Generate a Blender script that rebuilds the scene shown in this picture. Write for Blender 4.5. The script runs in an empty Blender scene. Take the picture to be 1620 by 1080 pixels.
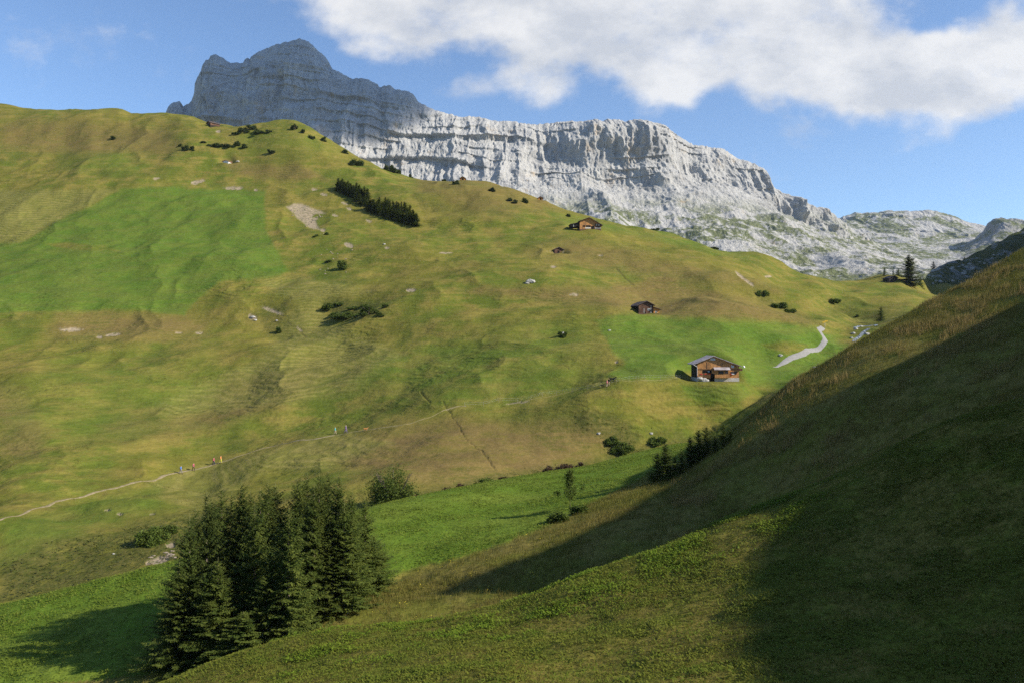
import bpy, bmesh, math, random
import numpy as np
from mathutils import Vector, Matrix

# ---------------------------------------------------------------- camera, sky, sun, exposure
SC = bpy.context.scene
F = 1260.0                                    # focal length in photograph pixels
SUN_EL = math.radians(33.0)
SUN_AZ = math.atan2(0.95, -0.30)              # clockwise from +Y
cam_d = bpy.data.cameras.new('camera'); cam = bpy.data.objects.new('camera', cam_d)
SC.collection.objects.link(cam); SC.camera = cam
cam_d.sensor_width = 36.0; cam_d.lens = 28.0
cam_d.clip_start = 0.1; cam_d.clip_end = 20000.0
cam.location = (0, 0, 0); cam.rotation_euler = (math.radians(90), 0, 0)
SUN_DIR = Vector((math.sin(SUN_AZ)*math.cos(SUN_EL), math.cos(SUN_AZ)*math.cos(SUN_EL), math.sin(SUN_EL)))
sun_d = bpy.data.lights.new('sun', 'SUN'); sun = bpy.data.objects.new('sun', sun_d)
SC.collection.objects.link(sun)
sun_d.energy = 5.0; sun_d.angle = math.radians(0.5); sun_d.color = (1.0, 0.92, 0.78)
sun.rotation_euler = SUN_DIR.to_track_quat('Z', 'Y').to_euler()
SC.view_settings.view_transform = 'Standard'; SC.view_settings.look = 'None'
SC.view_settings.exposure = 0.66; SC.view_settings.gamma = 1.0
SC.cycles.use_denoising = False
SC.cycles.max_bounces = 6; SC.cycles.transparent_max_bounces = 12
SC.cycles.volume_bounces = 1

def make_world():
    w = bpy.data.worlds.new('World'); SC.world = w; w.use_nodes = True
    nt = w.node_tree; N = nt.nodes; L = nt.links
    for n in list(N): N.remove(n)
    out = N.new('ShaderNodeOutputWorld'); bg = N.new('ShaderNodeBackground')
    L.new(bg.outputs[0], out.inputs[0])
    sky = N.new('ShaderNodeTexSky'); sky.sky_type = 'NISHITA'; sky.sun_disc = False
    sky.sun_elevation = SUN_EL; sky.sun_rotation = SUN_AZ
    sky.altitude = 1800; sky.air_density = 1.0; sky.dust_density = 0.6; sky.ozone_density = 1.3
    def m(op, a, b=None, c=None):
        n = N.new('ShaderNodeMath'); n.operation = op
        for i, v in enumerate((a, b, c)):
            if v is None: continue
            if hasattr(v, 'is_linked') or hasattr(v, 'links'): L.new(v, n.inputs[i])
            else: n.inputs[i].default_value = v
        return n.outputs[0]
    tc = N.new('ShaderNodeTexCoord'); sp = N.new('ShaderNodeSeparateXYZ')
    L.new(tc.outputs['Generated'], sp.inputs[0])
    ys = m('MAXIMUM', sp.outputs[1], 0.02)
    u = m('DIVIDE', sp.outputs[0], ys); v = m('DIVIDE', sp.outputs[2], ys)
    cv = N.new('ShaderNodeCombineXYZ'); L.new(u, cv.inputs[0]); L.new(v, cv.inputs[1])
    def noise(scale, detail, rough, off=0.0, vec=None, stretch=(1, 1, 1)):
        mp = N.new('ShaderNodeMapping'); mp.inputs['Location'].default_value = (off, off*0.7, 0)
        mp.inputs['Scale'].default_value = stretch
        L.new(vec or cv.outputs[0], mp.inputs[0])
        n = N.new('ShaderNodeTexNoise'); n.inputs['Scale'].default_value = scale
        n.inputs['Detail'].default_value = detail; n.inputs['Roughness'].default_value = rough
        L.new(mp.outputs[0], n.inputs['Vector'])
        return n
    # warp the direction a little so that cloud banks get ragged outlines
    wn = noise(5.0, 4, 0.55, 3.1)
    wv = N.new('ShaderNodeVectorMath'); wv.operation = 'SUBTRACT'; L.new(wn.outputs['Color'], wv.inputs[0]); wv.inputs[1].default_value = (0.5, 0.5, 0.5)
    ws = N.new('ShaderNodeVectorMath'); ws.operation = 'SCALE'; L.new(wv.outputs[0], ws.inputs[0]); ws.inputs['Scale'].default_value = 0.13
    wa = N.new('ShaderNodeVectorMath'); wa.operation = 'ADD'; L.new(cv.outputs[0], wa.inputs[0]); L.new(ws.outputs[0], wa.inputs[1])
    CL = CLOUDS
    tot = None
    for (px, py, rx, ry, rot, wgt) in CL:
        mp = N.new('ShaderNodeMapping'); mp.vector_type = 'TEXTURE'
        mp.inputs['Location'].default_value = ((px-810)/F, (540-py)/F, 0)
        mp.inputs['Rotation'].default_value = (0, 0, math.radians(rot))
        mp.inputs['Scale'].default_value = (rx/F, ry/F, 1)
        L.new(wa.outputs[0], mp.inputs[0])
        ln = N.new('ShaderNodeVectorMath'); ln.operation = 'LENGTH'; L.new(mp.outputs[0], ln.inputs[0])
        mr = N.new('ShaderNodeMapRange'); mr.interpolation_type = 'SMOOTHERSTEP'
        L.new(ln.outputs['Value'], mr.inputs[0])
        mr.inputs[1].default_value = 1.4; mr.inputs[2].default_value = 0.05
        mr.inputs[3].default_value = 0.0; mr.inputs[4].default_value = wgt
        tot = mr.outputs[0] if tot is None else m('ADD', tot, mr.outputs[0])
    n1 = noise(7.0, 8, 0.58, 11.3, stretch=(1, 1.25, 1)); n2 = noise(30.0, 5, 0.6, 4.4, stretch=(1, 1.4, 1))
    nn = m('ADD', m('MULTIPLY', n1.outputs[0], 2.1), m('MULTIPLY', n2.outputs[0], 0.75))
    nn = m('SUBTRACT', nn, 1.46)
    dens = m('ADD', m('MINIMUM', tot, 1.15), nn)
    al = N.new('ShaderNodeMapRange'); al.interpolation_type = 'SMOOTHSTEP'; L.new(dens, al.inputs[0])
    al.inputs[1].default_value = 0.10; al.inputs[2].default_value = 1.08
    al.inputs[3].default_value = 0.0; al.inputs[4].default_value = 0.97
    front = m('GREATER_THAN', sp.outputs[1], 0.05)
    alpha = m('MULTIPLY', m('MULTIPLY', al.outputs[0], front), m('LESS_THAN', m('ABSOLUTE', u), 2.5))
    # brightness inside the cloud
    n3 = noise(7.0, 8, 0.62, 27.0, stretch=(1, 1.6, 1))
    br = N.new('ShaderNodeMapRange'); L.new(n3.outputs[0], br.inputs[0])
    br.inputs[1].default_value = 0.38; br.inputs[2].default_value = 0.60; br.inputs[3].default_value = 0.0; br.inputs[4].default_value = 1.0
    cm = N.new('ShaderNodeMix'); cm.data_type = 'RGBA'; L.new(br.outputs[0], cm.inputs[0])
    cm.inputs[6].default_value = CLOUD_DARK; cm.inputs[7].default_value = CLOUD_LIGHT
    sm = N.new('ShaderNodeMix'); sm.data_type = 'RGBA'; sm.blend_type = 'MULTIPLY'; sm.inputs[0].default_value = 1.0
    L.new(sky.outputs[0], sm.inputs[6]); sm.inputs[7].default_value = (SKY_K*SKY_TINT[0], SKY_K*SKY_TINT[1], SKY_K*SKY_TINT[2], 1)
    mx = N.new('ShaderNodeMix'); mx.data_type = 'RGBA'; L.new(alpha, mx.inputs[0])
    L.new(sm.outputs[2], mx.inputs[6]); L.new(cm.outputs[2], mx.inputs[7])
    L.new(mx.outputs[2], bg.inputs[0]); bg.inputs[1].default_value = 0.1
SKY_K = 1.08; SKY_TINT = (0.86, 0.99, 1.12)
CLOUD_LIGHT = (5.7, 5.7, 5.75, 1); CLOUD_DARK = (3.9, 4.1, 4.5, 1)
# cloud banks as directions: (x, y, half width, half height, turn, weight), read off the photograph in its pixels
CLOUDS = [(700, -20, 260, 100, -3, 1.0), (620, 45, 120, 60, 0, .75), (850, 40, 200, 90, -10, 1.0), (1000, 85, 170, 80, -14, 1.0),
          (1100, 10, 330, 110, 0, 1.0), (1090, 120, 80, 50, 0, .6), (1260, 120, 170, 70, -8, .9), (1420, 150, 200, 65, -4, 1.0),
          (1330, 60, 130, 60, 0, .55), (1540, 95, 140, 70, 18, .9), (1620, 120, 110, 75, 20, 1.0), (1480, 75, 90, 36, 8, .7), (1720, 70, 150, 90, 10, 1.0),
          (755, 138, 85, 34, 8, .62), (865, 130, 90, 60, 30, .6), (885, 165, 50, 36, 0, .45), (610, 90, 60, 26, 0, .4), (380, 5, 90, 20, 0, .25),
          (1290, 215, 60, 28, 0, .3), (1460, 225, 60, 25, 20, .42), (1590, 25, 50, 22, 40, .4), (530, 68, 40, 18, 0, .3), (1180, -30, 350, 60, 0, .8)]
make_world()

# ---------------------------------------------------------------- numeric helpers
def _hash(ix, iy, iz, seed):
    h = (ix.astype(np.int64)*374761393 + iy.astype(np.int64)*668265263 + iz.astype(np.int64)*2147483647 + seed*1274126177) & 0xFFFFFFFF
    h = ((h ^ (h >> 13))*1274126177) & 0xFFFFFFFF
    h = (h ^ (h >> 16))
    return (h & 0xFFFFFF)/float(0xFFFFFF)*2-1
def vnoise(x, y, z=None, seed=0):
    x = np.asarray(x, float); y = np.asarray(y, float)
    x0 = np.floor(x); y0 = np.floor(y); fx = x-x0; fy = y-y0
    fx = fx*fx*fx*(fx*(fx*6-15)+10); fy = fy*fy*fy*(fy*(fy*6-15)+10)
    def layer(iz):
        a = _hash(x0, y0, iz, seed); b = _hash(x0+1, y0, iz, seed); c = _hash(x0, y0+1, iz, seed); d = _hash(x0+1, y0+1, iz, seed)
        return (a*(1-fx)+b*fx)*(1-fy)+(c*(1-fx)+d*fx)*fy
    if z is None: return layer(np.zeros_like(x0))
    z = np.asarray(z, float)+x*0; z0 = np.floor(z); fz = z-z0; fz = fz*fz*(3-2*fz)
    return layer(z0)*(1-fz)+layer(z0+1)*fz
def fbm(x, y, z=None, oct=4, gain=.5, seed=0):
    s = 0; a = 1; n = 0
    for i in range(oct):
        s = s+a*vnoise(x*2**i+17.3*i, y*2**i-9.1*i, None if z is None else z*2**i+3.7*i, seed+i); n += a; a *= gain
    return s/n
def ridged(x, y, z=None, oct=4, gain=.5, seed=0):
    s = 0; a = 1; n = 0
    for i in range(oct):
        s = s+a*(1-2*np.abs(vnoise(x*2**i+5.1*i, y*2**i+7.7*i, None if z is None else z*2**i+1.9*i, seed+i))); n += a; a *= gain
    return s/n
def sstep(a, b, x):
    t = np.clip((x-a)/(b-a), 0, 1); return t*t*(3-2*t)
def pchip(X, Yv, q):
    """X (n,), Yv (n, m) -> values at q (k,) : monotone cubic along axis 0"""
    X = np.asarray(X, float); Yv = np.asarray(Yv, float)
    if Yv.ndim == 1: return pchip(X, Yv[:, None], q)[:, 0]
    h = np.diff(X)[:, None]; d = np.diff(Yv, axis=0)/h
    D = np.zeros_like(Yv)
    w1 = 2*h[1:]+h[:-1]; w2 = h[1:]+2*h[:-1]
    ok = d[1:]*d[:-1] > 0
    with np.errstate(all='ignore'):
        v = (w1+w2)/(w1/d[:-1]+w2/d[1:])
    D[1:-1] = np.where(ok, v, 0); D[0] = d[0]; D[-1] = d[-1]
    q = np.clip(q, X[0], X[-1]); i = np.clip(np.searchsorted(X, q, side='right')-1, 0, len(X)-2)
    t = ((q-X[i])/(X[i+1]-X[i]))[:, None]; hh = (X[i+1]-X[i])[:, None]
    return (2*t**3-3*t**2+1)*Yv[i]+(t**3-2*t**2+t)*hh*D[i]+(-2*t**3+3*t**2)*Yv[i+1]+(t**3-t**2)*hh*D[i+1]
def in_poly(px, py, poly):
    c = np.zeros(px.shape, bool); n = len(poly); j = n-1
    for i in range(n):
        xi, yi = poly[i]; xj, yj = poly[j]
        k = ((yi > py) != (yj > py)) & (px < (xj-xi)*(py-yi)/((yj-yi) or 1e-9)+xi)
        c ^= k; j = i
    return c
def line_dist(px, py, pts):
    d = np.full(px.shape, 1e9)
    for (x0, y0), (x1, y1) in zip(pts[:-1], pts[1:]):
        L2 = (x1-x0)**2+(y1-y0)**2
        t = np.clip(((px-x0)*(x1-x0)+(py-y0)*(y1-y0))/L2, 0, 1)
        d = np.minimum(d, np.hypot(px-x0-t*(x1-x0), py-y0-t*(y1-y0)))
    return d
def poly_mask(px, py, poly, soft, wob=0, seed=0):
    if wob:
        px = px+wob*fbm(px/25, py/25, oct=3, seed=seed); py = py+wob*.6*fbm(px/25+9, py/25, oct=3, seed=seed+5)
    ins = in_poly(px, py, poly); d = line_dist(px, py, poly+[poly[0]])
    return np.where(ins, sstep(-soft, soft, d), sstep(-soft, soft, -d))

# ---------------------------------------------------------------- the ground
# Each curve is a line that can be followed on the hillside (a crest, a ditch, a path level ...), given as
# (column, row) on the photograph and the distance in metres at which it runs; rows are turned into slopes.
CURVES = [
 [(-600,2800,5),(810,1790,5),(1620,1650,5),(2400,1200,5)],
 [(-600,1500,24),(0,1300,30),(240,1210,31),(480,1135,31),(810,1080,31),(1080,1080,29),(1370,1080,26),(1620,1080,23),(2000,1060,20),(2400,900,18)],
 [(-600,1400,36),(0,1230,41),(240,1140,42),(480,1060,43),(810,1015,42),(1080,960,43),(1370,885,42),(1620,850,38),(2000,800,34),(2400,700,30)],
 [(-600,1260,46),(0,1150,50),(240,1078,52),(392,1025,54),(480,1005,55),(648,989,55),(740,973,55),(840,947,55),(890,923,56),(973,890,58),(1080,853,60),(1200,800,62),(1370,722,62),(1500,668,60),(1620,627,57),(1800,560,52),(2400,400,44)],
 [(-600,1265,51),(0,1160,55),(240,1095,56),(392,1045,58),(480,1020,59),(648,1003,59),(740,988,59),(840,965,59.5),(973,906,63),(1080,868,65),(1200,815,67),(1370,737,66.5),(1500,682,64),(1620,640,60.5),(1800,570,55),(2400,400,46)],
 [(-600,1150,64),(0,1080,61),(240,1030,63),(392,1000,65),(480,975,66),(648,958,66),(740,930,68),(840,898,70),(973,838,75),(1080,798,80),(1200,735,83),(1370,640,80),(1500,588,77),(1620,540,76),(1800,450,74),(2400,230,64)],
 [(-600,1090,76),(0,1020,71),(240,970,73),(480,905,75),(600,905,76),(648,900,77),(740,873,80),(840,842,84),(973,788,94),(1080,748,97),(1200,672,92),(1370,578,91),(1500,520,92),(1620,450,95),(1800,350,98),(2400,140,90)],
 [(-600,1060,84),(0,985,78),(240,925,82),(480,865,86),(648,840,92),(840,790,108),(973,748,119),(1030,735,122),(1080,725,112),(1150,687,103),(1200,650,101),(1260,601,100),(1300,580,100),(1370,536,102),(1450,491,104),(1500,464,106),(1560,430,108),(1620,390,111),(1800,290,115),(2400,60,110)],
 [(-600,1040,92),(0,956,85),(130,925,87),(260,892,90),(430,844,97),(600,798,112),(750,766,125),(850,748,135),(930,736,142),(1000,717,150),(1080,701,158),(1130,698,140),(1200,668,124),(1260,622,119),(1370,560,120),(1500,490,122),(1620,420,128),(1800,330,132),(2400,120,125)],
 [(-600,1060,97),(0,975,91),(260,912,97),(430,864,106),(600,812,119),(750,780,132),(850,760,142),(1000,730,156),(1080,716,164),(1200,690,150),(1260,655,142),(1370,600,142),(1500,530,144),(1620,470,148),(1800,380,150),(2400,200,150)],
 [(-600,1000,110),(0,950,99),(260,888,106),(430,846,116),(600,797,126),(750,766,138),(850,748,148),(1000,716,164),(1080,700,171),(1200,655,178),(1260,628,180),(1370,580,190),(1500,530,190),(1620,500,190),(1800,450,190),(2400,330,190)],
 [(-600,860,150),(0,823,131),(130,790,146),(260,757,164),(340,733,177),(480,697,180),(600,678,179),(710,650,179),(800,636,180),(960,608,181),(1080,601,183),(1130,604,184.5),(1200,598,200),(1260,580,215),(1370,530,275),(1440,505,300),(1620,480,300),(1800,440,300),(2400,330,300)],
 [(-600,730,215),(0,690,182),(200,655,205),(340,625,222),(480,600,226),(600,590,221),(800,560,215),(960,548,212),(1130,545,213),(1200,540,230),(1260,530,245),(1330,505,292),(1370,502,310),(1440,490,335),(1500,482,380),(1620,475,420),(2400,330,400)],
 [(-600,550,300),(0,500,292),(340,500,290),(500,500,282),(600,500,270),(800,492,260),(960,496,255),(1022,499,262),(1130,500,246),(1200,502,258),(1260,500,275),(1330,488,325),(1370,480,352),(1440,462,400),(1500,478,430),(1620,470,500),(2400,330,500)],
 [(-600,420,390),(0,390,372),(340,398,350),(500,400,343),(700,405,330),(850,410,322),(960,425,318),(1130,440,312),(1200,455,315),(1260,468,320),(1330,463,372),(1370,452,400),(1420,446,425),(1450,456,425),(1475,470,445),(1510,476,480),(1620,460,600),(2400,330,600)],
 [(-600,290,470),(0,290,450),(340,300,430),(500,305,420),(600,320,398),(700,340,385),(850,358,372),(930,368,366),(1022,390,362),(1130,412,355),(1200,422,362),(1260,443,378),(1320,446,405),(1370,447,430),(1410,441,445),(1450,452,450),(1475,468,480),(1510,462,560),(1560,440,640),(1620,425,700),(2400,300,700)],
 [(-600,160,620),(0,166,600),(45,174,590),(100,176,575),(140,178,560),(165,173,575),(185,173,575),(210,184,560),(260,183,548),(300,188,535),(340,197,530),(395,204,525),(440,197,520),(462,199,515),(500,215,505),(540,235,495),(600,258,475),(640,270,465),(700,280,452),(760,290,445),(800,302,438),(850,316,432),(900,334,425),(960,350,420),(1022,363,420),(1070,372,415),(1130,389,405),(1200,403,402),(1260,430,408),(1320,441,428),(1360,441,452),(1400,436,470),(1430,440,480),(1450,447,480),(1475,432,640),(1500,420,700),(1560,397,780),(1620,369,820),(2400,200,900)],
 [(-600,220,760),(0,220,740),(340,240,680),(500,262,640),(600,300,600),(760,330,570),(850,350,550),(960,385,540),(1130,425,520),(1200,440,520),(1260,455,520),(1320,462,540),(1400,460,570),(1450,470,600),(1475,450,800),(1500,440,860),(1560,420,920),(1620,400,960),(2400,250,1050)],
 [(-600,400,1400),(340,420,1400),(700,430,1350),(960,450,1350),(1260,480,1300),(1400,490,1300),(1500,480,1300),(1620,470,1300),(2400,400,1400)],
 [(-600,520,4600),(1620,520,4600),(2400,510,4600)],
]
CURVES_E = []
def build_profiles(px):
    """px (m,) -> lnY (n,m), e (n,m)"""
    lY = []; E = []
    for c in CURVES:
        a = np.array(c, float)
        lY.append(pchip(a[:, 0], np.log(a[:, 2]), px)); E.append(pchip(a[:, 0], (540-a[:, 1])/F, px))
    lY = np.array(lY); E = np.array(E)
    for i in range(1, len(lY)): lY[i] = np.maximum(lY[i], lY[i-1]+0.012)
    return lY, E
AZV = math.radians(43.0)
# azimuths: dense inside the picture, coarse behind
u_in = np.linspace(-0.70, 0.70, 1130)
az_in = np.arctan(u_in)
n_out = 300
az_out = az_in[-1]+(np.linspace(0, 1, n_out+2)[1:-1])*(2*math.pi-(az_in[-1]-az_in[0]))
AZ = np.concatenate([az_in, az_out])
R = np.concatenate([np.geomspace(1.2, 26, 30)[:-1], np.geomspace(26, 70, 270)[:-1], np.geomspace(70, 178, 210)[:-1],
                    np.geomspace(178, 640, 460)[:-1], np.geomspace(640, 1400, 60)[:-1], np.geomspace(1400, 4500, 12)])
def gauss(x, y, cx, cy, rx, ry): return np.exp(-((x-cx)/rx)**2-((y-cy)/ry)**2)
def shading_uphill(x, y):
    """the hillside beside and behind the camera; its unseen spurs are shaped to throw the shade across the near slope"""
    t = x*SX+y*SY; a = -x*SY+y*SX
    Hc = np.interp(a, BL_A, BL_H)                    # height of the spur line above the sun plane
    spur = Hc+t*math.tan(SUN_EL)-0.012*(t-TB)**2  # unseen spur, its crest fitted to the shade on the near slope
    base = -1.7+0.18*np.maximum(t, 0)+0.10*t-0.45*np.clip(y, 0, 60)
    return np.maximum(base, spur)+400*np.exp(-((x-660)**2+(y-570)**2)/190.0**2)  # last term: unseen hill added to shade the rocky hill at right
SX, SY = 0.95/math.hypot(.95, .30), -0.30/math.hypot(.95, .30)
TB = 62.0
BL_A = np.array([-300, -60, 0, 20, 29, 42, 50, 58, 61.3, 62.2, 63, 66, 69, 73, 78, 85, 92, 96, 104, 115, 130, 300.])
BL_H = np.array([-60, -30, -14, -11.6, -11.45, -12.35, -12.6, -12.8, -12, -8, -4, -4.6, -5.5, -7.0, -8.3, -8.9, -9.7, -11.8, -14, -16, -22, -60.])
def ground_grid():
    az = (AZ+math.pi) % (2*math.pi)-math.pi
    ac = np.clip(az, -AZV, AZV)
    px = 810+F*np.tan(ac)
    lY, E = build_profiles(px)
    m = len(AZ); n = len(R); Z = np.empty((m, n))
    for j in range(m):
        Yq = R*math.cos(ac[j])
        Z[j] = pchip(lY[:, j], E[:, j], np.log(Yq))*Yq
    X = np.sin(az)[:, None]*R[None]; Yw = np.cos(az)[:, None]*R[None]
    # relief
    rr = R[None]; PX = px[:, None]+0*rr
    Yc = np.interp(px, [c[0] for c in CURVES[8]], [c[2] for c in CURVES[8]])[:, None]
    far = sstep(90, 170, rr)*(1-sstep(500, 900, rr))*sstep(3, 34, Yw-Yc)
    Z = Z+far*(5.0*fbm(X/75, Yw/55, oct=2, seed=1)+1.5*ridged((X+.5*Yw)/34+.5*fbm(X/30, Yw/30, seed=3), (Yw-.5*X)/44, oct=2, seed=2)+1.1*fbm(X/13, Yw/15, oct=2, seed=4)+0.22*fbm(X/4, Yw/4, oct=3, seed=8))*sstep(1, 1.15, rr/90)
    rock = sstep(1455, 1500, PX)*sstep(480, 560, rr)
    Z = Z+rock*(9*ridged(X/60, Yw/60, oct=4, seed=31)+3*fbm(X/14, Yw/14, oct=3, seed=33))
    near = 1-sstep(70, 130, rr)
    Z = Z+near*sstep(3, 14, rr)*(0.50*fbm(X/11, Yw/11, oct=2, seed=12)+0.22*fbm(X/3.2, Yw/3.2, oct=3, seed=15)+0.05*fbm(X/.8, Yw/.8, oct=2, seed=17))
    azp = AZ % (2*math.pi)
    w = sstep(math.radians(34.0), math.radians(48), azp)*(1-sstep(math.radians(225), math.radians(300), azp))
    w = np.where(azp > math.radians(330), 0, w)[:, None]*sstep(2, 10, rr)
    Z = Z*(1-w)+(shading_uphill(X, Yw)+0.3*fbm(X/6, Yw/6, oct=3, seed=41))*w
    return X, Yw, Z, px
GX, GY, GZ, GPX = ground_grid()
M_AZ, N_R = GX.shape
GPY = 540-F*GZ/np.maximum(GY, 1e-3); GPXX = GPX[:, None]+0*GZ
IN = np.arange(M_AZ) < len(az_in)
LR = np.log(R)
def gz(x, y):
    """height of the ground sheet at world x, y (arrays, inside the front sector)"""
    x = np.asarray(x, float); y = np.asarray(y, float)
    az = np.arctan2(x, y) ; az = np.where(az < az_in[0], az+2*math.pi, az)
    i = np.clip(np.searchsorted(AZ, az, side='right')-1, 0, M_AZ-2); k = np.clip(np.searchsorted(R, np.hypot(x, y), side='right')-1, 0, N_R-2)
    f = np.clip((az-AZ[i])/(AZ[i+1]-AZ[i]), 0, 1); g = np.clip((np.hypot(x, y)-R[k])/(R[k+1]-R[k]), 0, 1)
    return (GZ[i, k]*(1-f)+GZ[i+1, k]*f)*(1-g)+(GZ[i, k+1]*(1-f)+GZ[i+1, k+1]*f)*g
def at(px, py, y0=20.0):
    """the point of the ground seen at column px, row py of the photograph, beyond distance y0"""
    u = (px-810)/F; az = math.atan(u); e = (540-py)/F
    rr = np.geomspace(y0, 3000, 4000); x = rr*math.sin(az); y = rr*math.cos(az)
    z = gz(x, y); k = np.nonzero(z/y >= e)[0]
    k = k[0] if len(k) else int(np.argmax(z/y))
    return Vector((x[k], y[k], z[k]))
def ground_normal(x, y, d=1.5):
    n = Vector((-(gz(x+d, y)-gz(x-d, y))/(2*d), -(gz(x, y+d)-gz(x, y-d))/(2*d), 1)); n.normalize(); return n

# level ground under the houses: (column, row, search from, radius, extra radius, push back)
# knolls, hollows and breaks of slope: (column, row, height, half width in metres across and away)
for (a_, b_, h_, rx_, ry_) in [(945,655,3.2,15,9),(965,700,-1.2,7,4),(560,488,-2.6,14,10),(548,462,1.4,22,8),(700,328,-2.2,16,9),(690,312,1.6,20,8),(880,615,-2.4,26,14),(1000,640,1.6,26,10),
     (300,585,2.0,34,16),(150,640,-2.0,26,14),(60,600,1.6,22,14),(430,470,2.4,22,10),(460,520,-1.8,15,9),(620,575,2.0,30,14),(740,540,-2.2,26,13),(560,640,-1.8,30,12),(250,440,-2.6,40,22),(120,400,2.0,40,14),
     (470,395,-2.4,20,20),(400,350,2.0,20,14),(780,450,2.2,34,12),(900,430,2.0,24,10),(860,470,-1.8,40,8),(1080,460,-2.2,30,12),(990,415,1.8,20,9),(1180,450,2.2,26,12),(1235,480,-2.6,18,10),(230,230,2.0,40,12),(120,215,-2.0,40,10),
     (600,240,-1.5,30,14),(1000,560,-1.4,18,10),(1200,560,-1.6,16,8),(1245,552,1.6,9,6),(700,700,1.2,20,8),(480,720,1.5,24,9),(840,690,-1.4,20,8),(200,800,1.6,16,6),(330,790,-1.2,14,6),(60,850,1.2,14,6),(1330,490,-2.0,12,16)]:
    p_ = at(a_, b_, 97); c_, s_ = p_.x/p_.y, 1.0; GZ = GZ+h_*np.exp(-((GX-p_.x-(GY-p_.y)*c_)/rx_)**2-((GY-p_.y)/ry_)**2)
PADS = [(1136,604,150,6.5,5,4.0),(1022,498,200,4.5,4,3.0),(934,364,300,7,5,3.0),(884,402,250,3,3,1.5),(330,200,480,5,4,1.5),(732,284,380,3,3,1.5),(855,318,380,3,3,1.5),(357,259,380,3,3,1),(1413,448,380,4,4,2)]
for (a_, b_, y_, r_, s_, k_) in PADS:
    p_ = at(a_, b_, y_); d_ = np.hypot(GX-p_.x, GY-p_.y-k_); w_ = 1-sstep(r_, r_+s_, d_); GZ = GZ*(1-w_)+p_.z*w_
GPY = 540-F*GZ/np.maximum(GY, 1e-3)

# ---------------------------------------------------------------- node helpers
class NT:
    def __init__(s, name, rough=0.9, spec=0.15):
        s.m = bpy.data.materials.new(name); s.m.use_nodes = True; s.t = s.m.node_tree; s.N = s.t.nodes; s.L = s.t.links
        s.b = s.N['Principled BSDF']; s.b.inputs['Roughness'].default_value = rough; s.b.inputs['Specular IOR Level'].default_value = spec
        s.g = None
    def pos(s):
        if s.g is None: s.g = s.N.new('ShaderNodeNewGeometry')
        return s.g.outputs['Position']
    def obj(s): return s.N.new('ShaderNodeTexCoord').outputs['Object']
    def put(s, sock, v):
        if isinstance(v, bpy.types.NodeSocket): s.L.new(v, sock)
        else: sock.default_value = (tuple(v)+(1,)) if isinstance(v, (tuple, list)) and len(v) == 3 and sock.type == 'RGBA' else v
    def noise(s, scale, detail=3, rough=.55, vec=None, stretch=None, dist=0, loc=(0, 0, 0)):
        v = vec or s.pos()
        mp = s.N.new('ShaderNodeMapping'); s.L.new(v, mp.inputs[0]); mp.inputs['Scale'].default_value = stretch or (1, 1, 1); mp.inputs['Location'].default_value = loc
        n = s.N.new('ShaderNodeTexNoise'); n.inputs['Scale'].default_value = scale; n.inputs['Detail'].default_value = detail
        n.inputs['Roughness'].default_value = rough; n.inputs['Distortion'].default_value = dist; s.L.new(mp.outputs[0], n.inputs['Vector'])
        return n.outputs[0]
    def math(s, op, a, b=0.0, clamp=False):
        n = s.N.new('ShaderNodeMath'); n.operation = op; n.use_clamp = clamp; s.put(n.inputs[0], a); s.put(n.inputs[1], b); return n.outputs[0]
    def ramp(s, v, a, b, c=0.0, d=1.0, smooth=True):
        n = s.N.new('ShaderNodeMapRange'); n.interpolation_type = 'SMOOTHSTEP' if smooth else 'LINEAR'
        s.put(n.inputs[0], v)
        for i, q in enumerate((a, b, c, d)): n.inputs[i+1].default_value = q
        return n.outputs[0]
    def mix(s, f, a, b, mode='MIX'):
        n = s.N.new('ShaderNodeMix'); n.data_type = 'RGBA'; n.blend_type = mode; s.put(n.inputs[0], f); s.put(n.inputs[6], a); s.put(n.inputs[7], b); return n.outputs[2]
    def attr(s, name):
        n = s.N.new('ShaderNodeAttribute'); n.attribute_name = name
        sp = s.N.new('ShaderNodeSeparateColor'); s.L.new(n.outputs['Color'], sp.inputs[0]); return sp.outputs[0], sp.outputs[1], sp.outputs[2]
    def scale(s, col, f):
        n = s.N.new('ShaderNodeVectorMath'); n.operation = 'SCALE'; s.put(n.inputs[0], col); s.put(n.inputs['Scale'], f); return n.outputs[0]
    def bump(s, h, strength=1.0, dist=0.1, prev=None):
        n = s.N.new('ShaderNodeBump'); n.inputs['Strength'].default_value = strength; n.inputs['Distance'].default_value = dist; s.L.new(h, n.inputs['Height'])
        if prev is not None: s.L.new(prev, n.inputs['Normal'])
        return n.outputs[0]
    def out(s, col, nrm=None):
        s.put(s.b.inputs['Base Color'], col)
        if nrm is not None: s.L.new(nrm, s.b.inputs['Normal'])
        return s.m

def new_obj(name, me, parent=None):
    o = bpy.data.objects.new(name, me); SC.collection.objects.link(o)
    if parent: o.parent = parent
    return o
def tag(o, label=None, cat=None, group=None, kind=None):
    if label: o['label'] = label
    if cat: o['category'] = cat
    if group: o['group'] = group
    if kind: o['kind'] = kind
    return o
def mesh_np(name, V, Fq, mat=None, smooth=True, tri=False):
    me = bpy.data.meshes.new(name); V = np.asarray(V, np.float32); Fq = np.asarray(Fq, np.int32); k = Fq.shape[1]
    me.vertices.add(len(V)); me.vertices.foreach_set('co', V.ravel()); me.loops.add(Fq.size); me.loops.foreach_set('vertex_index', Fq.ravel())
    me.polygons.add(len(Fq)); me.polygons.foreach_set('loop_start', np.arange(0, Fq.size, k, dtype=np.int32))
    if smooth is not None: me.polygons.foreach_set('use_smooth', np.full(len(Fq), bool(smooth)))
    me.update(calc_edges=True)
    if mat: me.materials.append(mat)
    return me
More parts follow.
